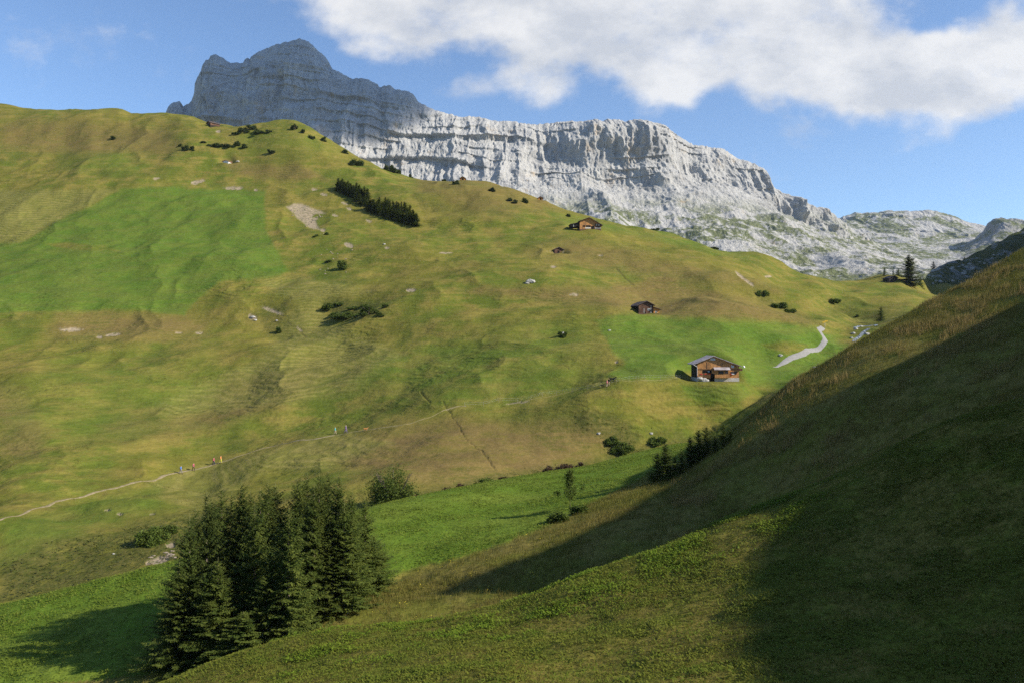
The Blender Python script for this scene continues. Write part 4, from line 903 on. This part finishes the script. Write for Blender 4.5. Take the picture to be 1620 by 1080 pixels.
def rock(px, py, w, label, group=None, y0=97, seed=1, mat=None, sq=(1, .8, .6)):
    p = at(px, py, y0); r = w/2*p.y/F; o = new_obj('boulder', rock_mesh(seed, r, sq, mat)); o.location = p+Vector((0, 0, r*.1)); tag(o, label, 'rock', group); return o
def wallstones():
    rr = random.Random(2)
    for i, (dx, dz, lab) in enumerate([(-4.4, -.2, 'pale stone heaped under the left corner of the large chalet'), (-3.5, -.5, 'pale stone left of the chalet\'s dark cellar opening'), (-3.0, -.75, 'lowest pale stone in front of the chalet\'s cellar opening')]):
        o = new_obj('boulder', rock_mesh(60+i, .65, (1.2, .7, .8))); c = CH.location; o.location = (c.x+dx, c.y-.7, c.z+dz); tag(o, lab, 'rock', 'stones by the large chalet')
wallstones()
def barn2():
    o, x0 = gable('log_barn', 'dark log barn with a small bright orange annex, above the large chalet', 1022, 497, 200, 11, 5.0, 8.0, 2.75, 2.75, 2.6, 3.95, M_LOG, M_BLACK, M_ROOFD, (.8, .5, .7), (.5, 1.5), M_LOG, cat='barn', lift=.1)
    for z in np.arange(.3, 2.7, .3): MB().box(x0-.0, x0+5.0, -.05, -.003, float(z), float(z)+.2).build('log_course', M_LOG, o)
    MB().box(x0+2.0, x0+2.45, -.07, -.052, 0.02, .6).build('door', M_OPENING_SHADE, o); MB().box(x0+1.75, x0+1.85, -.09, -.055, .02, 1.6).build('post', M_FRAME, o)
    window(o, x0+3.0, x0+3.9, 1.0, 1.6, -.05, M_METAL, M_GLASS)
    MB().box(x0+4.1, x0+4.22, -.12, -.055, 0, 2.6).build('post', M_METAL, o)
    xa = x0+5.003; m = MB().prism([(xa, -1.2), (xa+1.9, -1.2), (xa+1.9, 1.35), (xa, 1.95)], -.4, 4.2); m.build('annex', M_ORANGE, o)
    m = MB().prism([(xa+.0, 2.0), (xa+2.5, 1.20), (xa+2.5, 1.32), (xa+.0, 2.14)], -1.0, 4.5); m.build('annex_roof', M_ROOFD, o)
    window(o, xa+.45, xa+1.15, .1, .75, -.4, M_FRAME)
def barn3():
    o, x0 = gable('mountain_barn', 'brown plank barn with a shed on its left, highest of the larger houses', 934, 363, 300, 4, 9.6, 7.0, 3.6, 2.1, 4.2, 5.1, M_PLANK, M_BLACK, M_ROOFD, (.6, .8, .8), (.5, 1.5), M_LOG, cat='barn')
    X = lambda v: x0+v
    MB().box(X(1.3), X(2.5), -.03, -.004, 1.0, 1.75).build('opening', M_OPENING_SHADE, o); MB().box(X(2.8), X(5.0), -.03, -.004, .95, 1.75).build('opening', M_OPENING_SHADE, o); MB().box(X(5.2), X(6.6), -.03, -.004, .1, 1.5).build('door', M_OPENING_SHADE, o)  # flat panels, the openings' inner shade is in their colour
    MB().box(X(2.4), X(5.0), -.06, -.035, .3, .85).build('plank_bench', M_FRAME, o); MB().box(X(6.8), X(9.6), -.045, -.004, .0, 2.55).build('house_front', M_LOG, o)
    for xx in (7.3, 8.4): window(o, X(xx), X(xx+.6), 1.65, 2.2, -.045, M_FRAME)
    for xx in (6.95, 7.95, 8.9): window(o, X(xx), X(xx+.6), .25, .85, -.045, M_FRAME)
    m = MB().prism([(X(-4.0), 1.2), (X(-.003), 1.2), (X(-.003), 3.0), (X(-4.0), 2.2)], .5, 6.5); m.build('shed', M_BLACK, o)
    m = MB().prism([(X(-4.4), 2.16), (X(-.003), 3.05), (X(-.003), 3.18), (X(-4.4), 2.29)], .1, 6.8); m.build('shed_roof', M_ROOFD, o)
    MB().box(X(-2.9), X(-2.6), .42, .497, 1.2, 2.1).build('post', M_FRAME, o)
barn2(); barn3()
for (nm, lab, px, py, y0, rot, w, d, zl, zr, xr, zt, wm, sm, rm, sink) in [
 ('log_hut', 'small dark log hut alone in mid hillside below the plank barn', 884, 401, 250, 14, 3.6, 4.6, 1.5, 1.5, 1.8, 2.3, M_LOG, M_BLACK, M_ROOFD, 0),
 ('ridge_hut', 'dark hut on the skyline under the left end of the grey peak', 330, 199, 480, -40, 4.4, 6.5, 1.5, 1.5, 2.2, 2.6, M_LOG, M_BLACK, M_ROOFD, 0),
 ('ridge_hut', 'small orange-fronted hut on the ridge under the middle of the cliff', 732, 283, 380, 0, 2.6, 5.0, 1.1, 1.1, 1.3, 1.9, M_ORANGE, M_BLACK, M_ROOFD, 0),
 ('ridge_hut', 'smallest orange hut low on the ridge, right of the middle', 855, 317, 380, 5, 2.2, 4.0, 1.1, 1.1, 1.1, 1.8, M_ORANGE, M_LOG, M_ROOFD, 0),
 ('pale_shed', 'low pale shed with pinkish roof on the upper left hillside', 357, 258, 380, -10, 3.6, 3.0, .8, .8, 1.8, 1.3, M_WHITE, M_WHITE, plain('pink_roof_sheet', (.50, .22, .18), .7), 0),
 ('knoll_hut', 'dark low hut on the knoll beside the big far spruce', 1413, 447, 380, 12, 5.2, 5.0, 1.3, 1.6, 3.4, 2.6, M_BLACK, M_BLACK, M_ROOFD, 0)]:
    o, x0 = gable(nm, lab, px, py, y0, rot, w, d, zl, zr, xr, zt, wm, sm, rm, (.5, .5, .5), (.4, 1.2), sm, sink=sink, lift=.9 if nm == 'knoll_hut' else .02)
    if nm not in ('pale_shed',): MB().box(x0+w*.35, x0+w*.6, -.03, -.004, .05, 1.0).build('door', M_OPENING_SHADE, o)
# ---------------------------------------------------------------- road, footpath, stream
def ribbon(name, pts, w, mat, y0, lift=.06, step=1.2, jit=.0, wfun=None):
    P = [at(px, py, y0) for px, py in pts]; L = [0]
    for a, b in zip(P[:-1], P[1:]): L.append(L[-1]+(b.xy-a.xy).length)
    L = np.array(L); s = np.arange(0, L[-1], step); x = pchip(L, np.array([p.x for p in P]), s); y = pchip(L, np.array([p.y for p in P]), s)
    if jit: x = x+jit*fbm(s/6, s*0, oct=3, seed=5); y = y+jit*fbm(s/6, s*0+4, oct=3, seed=6)
    dx = np.gradient(x); dy = np.gradient(y); l = np.hypot(dx, dy); nx, ny = -dy/l, dx/l; ww = np.full(len(s), w) if wfun is None else wfun(s)
    ac = np.linspace(-.5, .5, 5); X = x[:, None]+nx[:, None]*ww[:, None]*ac; Yy = y[:, None]+ny[:, None]*ww[:, None]*ac
    Z = gz(X, Yy)+lift; Z[:, 0] -= lift+.05; Z[:, -1] -= lift+.05
    V = np.stack([X, Yy, Z], -1).reshape(-1, 3); n = len(s); i = np.arange(n-1)[:, None]; j = np.arange(4)[None]
    return tag(new_obj(name, mesh_np(name, V, np.stack([i*5+j, i*5+j+1, (i+1)*5+j+1, (i+1)*5+j], -1).reshape(-1, 4), mat)), kind='structure')
def earth_mat(name, c1, c2, sc=1.5):
    s = NT(name, .95, .05); n = s.noise(sc, 5, .7); return s.out(s.mix(s.ramp(n, .4, .6), c1, c2), s.bump(n, .5, .1))
ribbon('road', [(1222,580),(1238,575),(1252,566),(1271,560),(1288,554),(1301,546),(1305.5,537),(1301.6,530),(1298,525),(1301.6,517)], 2.2, earth_mat('pale_asphalt', (.27, .265, .26), (.22, .215, .21)), 190, .10, wfun=lambda s: 1.8*np.clip(.15+s/12, 0, 1))
ribbon('footpath', [(-40,834),(0,822),(40,811),(75,800),(110,789),(150,780),(190,770),(225,761),(255,754),(286,747),(310,742),(338,734),(365,726),(395,716),(430,706),(460,699),(500,694),(530,688)], .8, earth_mat('trodden_earth', (.26, .21, .135), (.18, .155, .08)), 120, .07, .6, .4,
       lambda s: .40+.40*np.abs(fbm(s/7, s*0, oct=3, seed=9))*2)
ribbon('footpath', [(530,688),(560,683),(600,677),(640,671),(680,660),(708,649),(740,642)], .4, earth_mat('faint_trodden_earth', (.32, .26, .15), (.22, .19, .09)), 150, .05, .6, .3,
       lambda s: .08+.4*np.abs(fbm(s/5, s*0, oct=3, seed=19))*2)
ribbon('footpath', [(800,640),(830,635),(860,629),(900,620),(950,611),(1000,603),(1060,600),(1090,601)], .4, earth_mat('faint_trodden_earth', (.24, .21, .10), (.17, .16, .05)), 150, .05, .6, .3,
       lambda s: .05+.35*np.abs(fbm(s/5, s*0, oct=3, seed=29))*2)
def water_mat():
    s = NT('running_water', .25, .5); n = s.noise(1.4, 5, .7); return s.out(s.mix(s.ramp(n, .45, .58), (.05, .06, .06), (.34, .35, .35)), s.bump(n, .6, .15))
ribbon('stream', [(1374,520),(1368,524),(1362,530),(1354,536),(1350,541)], 1.5, water_mat(), 200, .12, .8)
ribbon('stream', [(1352,519),(1365,516),(1380,515),(1388,516)], 1.2, water_mat(), 200, .12, .8)
for i, (px, py, w, lab) in enumerate([(1354,521,7,'pale boulder at the top of the stream bend'), (1350,528,7,'pale boulder on the left bank of the stream'), (1347,535,6,'lowest pale boulder on the left bank of the stream'), (1362,517,7,'boulder at the upper end of the stream bank'),
    (1372,529,8,'dark boulder on the right bank of the stream'), (839,447,14,'large whitish boulder lying alone in mid hillside'), (834,449,7,'smaller pale boulder beside the large whitish one'), (889,528,9,'pale rock behind the single dark bush in mid slope'),
    (964,523,5,'small pale rock left of the bright green field'), (608,387,5,'small pale rock right of the earth scars in mid hillside'), (400,503,9,'pale boulder under the long earth scar'), (404,507,5,'small pale stone below the boulder under the scar'),
    (438,508,4,'small pale stone above the dark bush between the scars'), (180,876,4,'tiny white stone on the valley meadow'), (1235,563,7,'pale rock where the road bends beside the field'), (376,257,6,'small white rock right of the pale shed'),
    (992,604,0,''), (1288,581,5,'small stone at the field edge below the road'), (947,686,6,'pale stone on the side of the dark gully'), (1030,686,6,'pale stone above the hollow left of the young spruces')]):
    if w: rock(px, py, w, lab, None, 70 if px == 180 else 120, 200+i)
rr = random.Random(9)
for i in range(46):
    px = rr.uniform(456, 512); py = 323+(px-456)*.35+rr.uniform(0, 28)
    if i > 30: px = rr.uniform(505, 560); py = rr.uniform(395, 436)
    rock(px, py, rr.uniform(1.6, 3.4), 'small pale stone of the scree scar on the hillside', 'loose stones around the scree scar', 250, 300+i % 7, M_TANROCK)
for i in range(16):
    px = rr.uniform(236, 278); rock(px, 888-(px-236)*.25+rr.uniform(-8, 4), rr.uniform(4, 8), 'pale slab of the stony bank left of the spruce clump', 'stones of the stream bank', 95, 330+i % 5, M_TANROCK, (1.2, .6, .4))
for i in range(34):
    px = rr.uniform(1462, 1600); o = rock(px, rr.uniform(430, 462)-(px-1462)*.25, rr.uniform(3, 9), 'grey rock on the shaded rocky hill at right', 'rocks on the rocky hill', 470, 340+i % 6)
# ---------------------------------------------------------------- waymark, fence
def signpost():
    p = at(1305, 518, 200); o = empty('waymark', p, 0, 'yellow hiking signpost at the far end of the grey road', 'signpost')
    MB().tube([(0, 0, -.3), (0, 0, 2.3)], .05, 8).build('post', M_METAL, o)
    y = plain('yellow_paint', (.85, .50, .03), .5, .05)
    MB().prism([(-.1, 1.85), (.75, 1.85), (.95, 2.0), (.75, 2.15), (-.1, 2.15)], -.09, -.055).build('arrow_board', y, o); MB().prism([(-.75, 1.5), (.1, 1.5), (.1, 1.78), (-.75, 1.78), (-.92, 1.64)], -.09, -.055).build('arrow_board', y, o)
signpost()
M_FENCE = plain('grey_fence_wood', (.30, .27, .21), .9)
def fence():
    pts = [(735,643),(765,642),(789,636),(818,637),(840,632),(858,627),(880,624),(905,620),(930,616),(950,612),(975,606),(995,602),(1020,600),(1045,600),(1070,600),(1088,600)]
    P = [at(a, b, 150) for a, b in pts]; o = empty('pasture_fence', P[0], 0, 'thin pasture fence of pale posts along the footpath to the large chalet', 'fence'); c = P[0]
    for p in P: q = p-c; MB().tube([q+Vector((0, 0, -.2)), q+Vector((0, 0, 1.05))], .03, 6).build('post', M_FENCE, o)
    for hh in (.95, .55):
        m = MB()
        for a, b in zip(P[:-1], P[1:]): m.tube([a-c+Vector((0, 0, hh)), (a+b)/2-c+Vector((0, 0, hh-.04)), b-c+Vector((0, 0, hh))], .007, 4)
        m.build('wire', M_METAL, o)
fence()
# ---------------------------------------------------------------- people and dogs
M_SKIN = plain('skin', (.50, .30, .20), .6, .05); M_HAIR = plain('hair', (.06, .04, .025), .8, .2, 20)
def person(px, py, y0, face, top, legs, pack, label, hat=None, stride=.28, scale=1.0, poles=False, lean=.06):
    p = at(px, py, y0); o = empty('person', p, math.radians(face), label, 'person', 'walkers on the footpath')
    V = [(0, 0, .96), (0, .01, 1.12), (0, -lean*.5, 1.30), (0, -lean, 1.46), (0, -lean-.01, 1.54), (0, -lean-.02, 1.62), (0, -lean-.02, 1.72)]
    Rr = [(.15, .10), (.13, .09), (.16, .10), (.11, .07), .05, (.075, .09), .07]; E_ = [(i, i+1) for i in range(6)]
    def add(v, r, par): V.append(v); Rr.append(r); E_.append((par, len(V)-1)); return len(V)-1
    for s in (-1, 1):
        st = stride*s
        h = add((s*.09, 0, .90), .085, 0); k = add((s*.10, -st*.55-.03, .50), .058, h); a = add((s*.10, -st*.95+.02, .10), .042, k); add((s*.11, -st*.95-.14, .04), .038, a)
        sh = add((s*.19, -lean, 1.42), .055, 3); el = add((s*.25, st*.45+.03-lean, 1.15), .042, sh); w = add((s*.25, st*.6-.16-lean, .95), .03, el); pa = add((s*.25, st*.6-.20-lean, .89), .026, w)
        for f, (dx, dl) in enumerate(((-.022, .07), (-.008, .08), (.007, .075), (.02, .06))): add((s*.25+dx, st*.6-.21-lean-.02, .89-dl), .009, pa)
        add((s*.25-s*.035, st*.6-.23-lean, .86), .010, pa)
    body = new_obj('body', skin(V, E_, Rr, 1), o); body.data.materials.append(M_SKIN); body.scale = (scale,)*3
    def shell(name, keep, mat, grow):
        idx = [i for i in range(len(V)) if keep(i)]; mp = {i: n for n, i in enumerate(idx)}
        ee = [(mp[a], mp[b]) for a, b in E_ if a in mp and b in mp]; me = skin([V[i] for i in idx], ee, [tuple(q+grow for q in (Rr[i] if isinstance(Rr[i], tuple) else (Rr[i], Rr[i]))) for i in idx], 1)
        me.materials.clear(); me.materials.append(mat); c = new_obj(name, me, o); c.scale = (scale,)*3
    n1 = 7; per = 13   # vertices added for each side: 4 leg, 4 arm, 5 fingers
    legset = {0}; armset = {0, 1, 2, 3}
    for q in range(2): b = n1+q*per; legset |= {b, b+1, b+2}; armset |= {b+4, b+5, b+6}
    shell('trousers', lambda i: i in legset, legs, .018); shell('jacket', lambda i: i in armset, top, .022)
    for q in range(2):
        x, y, z = V[n1+q*per+3]; bt = MB().box(x-.05, x+.05, y-.08, y+.20, .0, .10); b_ = bt.build('shoe', M_BLACK, o); b_.scale = (scale,)*3
    hm = skin([(0, -lean+.02, 1.66), (0, -lean+.01, 1.76)], [(0, 1)], [(.085, .09), (.07, .075)], 1); hm.materials.clear(); hm.materials.append(hat or M_HAIR); c = new_obj('hat' if hat else 'hair', hm, o); c.scale = (scale,)*3
    f = MB(); f.tube([(0, -lean-.10, 1.63), (0, -lean-.125, 1.61)], [.012, .016], 5)
    for s in (-1, 1): f.tube([(s*.03, -lean-.095, 1.66), (s*.03, -lean-.102, 1.66)], .009, 5); f.tube([(s*.078, -lean, 1.64), (s*.09, -lean, 1.64)], .02, 5)
    f.tube([(-.02, -lean-.098, 1.58), (.02, -lean-.098, 1.58)], .006, 4); c = f.build('face', M_SKIN, o); c.scale = (scale,)*3
    if pack: 
        me = skin([(0, .17-lean*.5, 1.05), (0, .19-lean*.6, 1.25), (0, .17-lean, 1.45)], [(0, 1), (1, 2)], [(.14, .10), (.16, .12), (.12, .08)], 1); me.materials.clear(); me.materials.append(pack); c = new_obj('backpack', me, o); c.scale = (scale,)*3
    return o
cl = lambda n, c: plain(n, c, .85, .08)
BLUE = cl('blue_fabric', (.09, .20, .50)); REDF = cl('red_fabric', (.42, .10, .13)); NAVY = cl('navy_fabric', (.02, .03, .09)); GREY = cl('grey_fabric', (.20, .20, .21)); YEL = cl('yellow_fabric', (.58, .56, .08)); WHT = cl('white_fabric', (.75, .75, .75))
TEAL = cl('teal_fabric', (.05, .45, .50)); PURP = cl('purple_fabric', (.24, .18, .36)); ORNG = cl('orange_fabric', (.55, .22, .07)); BLK = cl('black_fabric', (.015, .015, .018)); BEIGE = cl('beige_fabric', (.45, .36, .26)); PINK = cl('pink_fabric', (.80, .25, .28))
person(286, 749, 150, 70, BLUE, GREY, BLUE, 'walker in a blue jacket, leftmost of the group of four', scale=1.02)
person(306, 744, 150, 60, REDF, BLK, TEAL, 'walker in red with dark trousers, second of the group of four')
person(338, 735, 150, 65, REDF, NAVY, BLK, 'walker in red and navy trousers with a dark backpack', None, scale=1.0)
person(349, 732, 150, 65, ORNG, YEL, NAVY, 'walker in bright yellow trousers, last of the group of four')
person(530, 687, 150, 80, TEAL, BEIGE, None, 'walker in turquoise with a white hat', WHT)
person(547, 684, 150, 80, PURP, PURP, BLK, 'walker in violet with a black pack behind the turquoise one', WHT)
person(960, 612, 150, 90, PINK, BEIGE, None, 'person in pink and orange beside the footpath below the large chalet', stride=.1, scale=.95)
person(963.5, 609.5, 150, -60, BLK, BEIGE, BLK, 'person in black next to the one in pink', stride=.1, scale=.95)
def dog(px, py, y0, rz, mat, mat2, label, s=1.0):
    p = at(px, py, y0); o = empty('dog', p, math.radians(rz), label, 'dog'); V = [(0, 0, .50), (.25, 0, .52), (.40, 0, .56), (.52, 0, .70), (.62, 0, .74), (.76, 0, .70), (-.22, 0, .53), (-.34, 0, .58), (-.50, 0, .72)]
    E_ = [(0, 1), (1, 2), (2, 3), (3, 4), (4, 5), (0, 6), (6, 7), (7, 8)]; Rr = [.13, .155, .12, .08, .085, .04, .115, .07, .025]
    def add(v, r, par): V.append(v); Rr.append(r); E_.append((par, len(V)-1)); return len(V)-1
    for sd in (-1, 1):
        a = add((.30, sd*.09, .40), .06, 1); b = add((.27, sd*.10, .22), .035, a); c = add((.30, sd*.10, .03), .028, b)
        a = add((-.22, sd*.09, .42), .075, 6); b = add((-.16, sd*.10, .28), .045, a); c = add((-.30, sd*.10, .18), .028, b); add((-.26, sd*.10, .03), .028, c)
        add((.60, sd*.06, .84), .022, 4)
    me = skin(V, E_, Rr, 1); me.materials.clear(); me.materials.append(mat); b = new_obj('body', me, o); b.scale = (s,)*3
    if mat2: me = skin([(.40, 0, .50), (.50, 0, .62)], [(0, 1)], [.135, .10], 1); me.materials.clear(); me.materials.append(mat2); c = new_obj('chest_fur', me, o); c.scale = (s,)*3
    return o
dog(578, 681, 150, 10, cl('fox_brown_fur', (.50, .20, .06)), cl('white_fur', (.75, .72, .68)), 'brown and white dog trotting behind the two walkers', .95)
dog(968, 604, 150, 0, cl('black_fur', (.012, .012, .013)), None, 'black dog up slope of the two standing people', 1.5)
dog(954, 613, 150, 190, cl('dark_brown_fur', (.06, .04, .03)), None, 'dark brown dog left of the person in pink', .9)
# ---------------------------------------------------------------- grass and herbs on the near ground
def blades_mat(name, c1, c2, c3, s1=.2, tr=.25):
    s = NT(name, .8, .1); n = s.noise(s1, 4, .65); n2 = s.noise(7.0, 2, .6)
    c = s.mix(s.ramp(n, .42, .58), c1, c2); c = s.mix(s.ramp(n2, .5, .62, 0, .8), c, c3)
    t = s.N.new('ShaderNodeBsdfTranslucent'); s.L.new(c, t.inputs[0]); mx = s.N.new('ShaderNodeMixShader'); mx.inputs[0].default_value = tr
    s.out(c); s.L.new(s.b.outputs[0], mx.inputs[1]); s.L.new(t.outputs[0], mx.inputs[2]); s.L.new(mx.outputs[0], s.N['Material Output'].inputs[0]); return s.m
def scatter(n, rmin, rmax, u0, u1, mask, seed, power=1.0):
    """random spots on the ground where mask (a grid) is high"""
    rg = np.random.default_rng(seed); out = []
    az = np.arctan(rg.uniform(u0, u1, n)); r = np.sqrt(rg.uniform(rmin**2, rmax**2, n)) if power == 1 else rmin*(rmax/rmin)**rg.random(n)
    x = r*np.sin(az); y = r*np.cos(az); i = np.clip(np.searchsorted(AZ[:len(az_in)], az), 0, len(az_in)-1); k = np.clip(np.searchsorted(R, r), 0, N_R-1)
    keep = rg.random(n) < mask[i, k]; return x[keep], y[keep], rg
def grass_obj(name, x, y, rg, h, w, mat, per, spread, lean=.35, hvar=.5, label=None):
    n = len(x); X = np.repeat(x, per)+rg.standard_normal(n*per)*spread; Y = np.repeat(y, per)+rg.standard_normal(n*per)*spread; Z = gz(X, Y)-.02
    H = np.repeat(h*rg.uniform(1-hvar, 1+hvar*.6, n), per)*rg.uniform(.6, 1.1, n*per)
    th = rg.random(n*per)*6.283; d = np.stack([np.cos(th), np.sin(th), th*0], -1)*(lean*H*rg.uniform(.2, 1.2, n*per))[:, None]
    P = np.stack([X, Y, Z], -1); A = d.copy(); A[:, 2] = H; ph = rg.random(n*per)*6.283; Bq = np.stack([np.cos(ph), np.sin(ph), ph*0], -1)*w*rg.uniform(.6, 1.3, (n*per, 1))
    V = np.empty((n*per, 4, 3)); V[:, 0] = P-Bq; V[:, 1] = P+Bq; V[:, 2] = P+A*.6+Bq*.7-d*.15; V[:, 3] = P+A
    return tag(new_obj(name, mesh_np(name, V.reshape(-1, 3), np.arange(n*per*4).reshape(-1, 4), mat, None)), kind='stuff')
def leaf_obj(name, x, y, rg, size, mat, per, spread, hz=.08):
    n = len(x)*per; X = np.repeat(x, per)+rg.standard_normal(n)*spread; Y = np.repeat(y, per)+rg.standard_normal(n)*spread; Z = gz(X, Y)+rg.uniform(.01, hz, n)
    th = rg.random(n)*6.283; s = size*rg.uniform(.5, 1.3, n)
    A = np.stack([np.cos(th)*s, np.sin(th)*s, s*rg.uniform(-.1, .75, n)], -1); Bq = np.cross(A, np.stack([rg.uniform(-.5, .5, n), rg.uniform(-.5, .5, n), np.ones(n)], -1)); Bq *= (s*.42/np.linalg.norm(Bq, axis=1))[:, None]
    V, Fq = quads_from(np.stack([X, Y, Z], -1), A, Bq); return tag(new_obj(name, mesh_np(name, V, Fq, mat, None)), kind='stuff')
LOBE = MC[..., 0]; LONG = MC[..., 1]; MEAD = MB_[..., 2]
clump = lambda sc, a, b, seed: sstep(a, b, fbm(GX/sc, GY/sc, oct=4, gain=.6, seed=seed))
# long summer grass on the slope behind the fold
x, y, rg = scatter(150000, 56, 128, -.36, .70, LONG*(.35+.65*clump(5, -.2, .3, 61)), 1)
grass_obj('long_grass', x, y, rg, .42, .011, blades_mat('long_grass_blades', (.135, .140, .024), (.172, .148, .038), (.21, .175, .06)), 4, .10)
x, y, rg = scatter(60000, 60, 125, .20, .70, LONG*clump(4, .05, .35, 63), 2)
grass_obj('seeding_grass', x, y, rg, .75, .010, blades_mat('straw_stalks', (.27, .20, .075), (.20, .17, .05), (.33, .25, .11)), 3, .14, .25)
# leafy turf in the foreground
x, y, rg = scatter(170000, 24, 76, -.66, .70, LOBE*(.25+.75*clump(3.0, -.15, .25, 65)), 3)
leaf_obj('leafy_herbs', x, y, rg, .11, blades_mat('herb_leaves', (.090, .122, .014), (.120, .136, .018), (.145, .158, .022), .5), 4, .14)
x, y, rg = scatter(190000, 24, 76, -.66, .70, LOBE*(.4+.6*clump(2.2, -.2, .3, 66)), 4)
grass_obj('short_grass', x, y, rg, .13, .010, blades_mat('short_grass_blades', (.156, .144, .030), (.118, .130, .020), (.20, .17, .05), .4), 4, .07, .6)
x, y, rg = scatter(40000, 40, 64, -.30, .40, LOBE*sstep(10, 2, np.abs(GY-np.interp(GPXX, [c[0] for c in CURVES[3]], [c[2] for c in CURVES[3]])+4))*clump(2.5, -.1, .25, 67), 5)
leaf_obj('leafy_herbs', x, y, rg, .13, blades_mat('bright_herb_leaves', (.092, .155, .012), (.122, .17, .016), (.15, .19, .02), .5), 4, .16, .22)
# the meadow
x, y, rg = scatter(170000, 58, 160, -.66, .30, MEAD*(.3+.7*clump(4, -.2, .25, 68)), 6)
leaf_obj('meadow_herbs', x, y, rg, .16, blades_mat('meadow_leaves', (.098, .146, .015), (.130, .168, .023), (.155, .19, .028), .15), 3, .22, .10)
x, y, rg = scatter(2600, 60, 95, -.18, .05, LONG*clump(1.5, .15, .4, 69), 7)
leaf_obj('yellow_flowers', x, y, rg, .07, plain('yellow_petals', (.60, .50, .04), .7), 3, .10, .5)
# heath and low scrub on the bank behind the meadow and around the rocky ground
x, y, rg = scatter(12000, 92, 185, -.66, .25, np.clip(MB_[..., 0]*1.2-.35, 0, 1)*(GY > 96), 8)
leaf_obj('low_scrub', x, y, rg, .30, blades_mat('scrub_leaves', (.066, .086, .018), (.090, .096, .026), (.10, .08, .035), .2), 4, .35, .30)
x, y, rg = scatter(45000, 95, 260, -.66, .42, (1-MA[..., 0])*(1-MEAD)*(GY > 97)*clump(7, .0, .4, 71)*.7, 9)
grass_obj('hillside_tussocks', x, y, rg, .30, .03, blades_mat('tussock_blades', (.160, .150, .036), (.130, .140, .028), (.20, .165, .05), .08), 3, .25, .8)

# ---------------------------------------------------------------- the air
def haze():
    me = bpy.data.meshes.new('haze'); b = MB().box(-4700, 4700, -4700, 4700, -110, 1100); me.from_pydata(b.v, [], b.f)
    m = bpy.data.materials.new('air'); m.use_nodes = True; nt = m.node_tree; nt.nodes.remove(nt.nodes['Principled BSDF'])
    pv = nt.nodes.new('ShaderNodeVolumePrincipled'); pv.inputs['Density'].default_value = HAZE_D; pv.inputs['Color'].default_value = (.66, .80, 1.0, 1); pv.inputs['Anisotropy'].default_value = .2
    nt.links.new(pv.outputs[0], nt.nodes['Material Output'].inputs['Volume']); me.materials.append(m); tag(new_obj('haze', me), kind='stuff')
HAZE_D = 0.000035
haze()
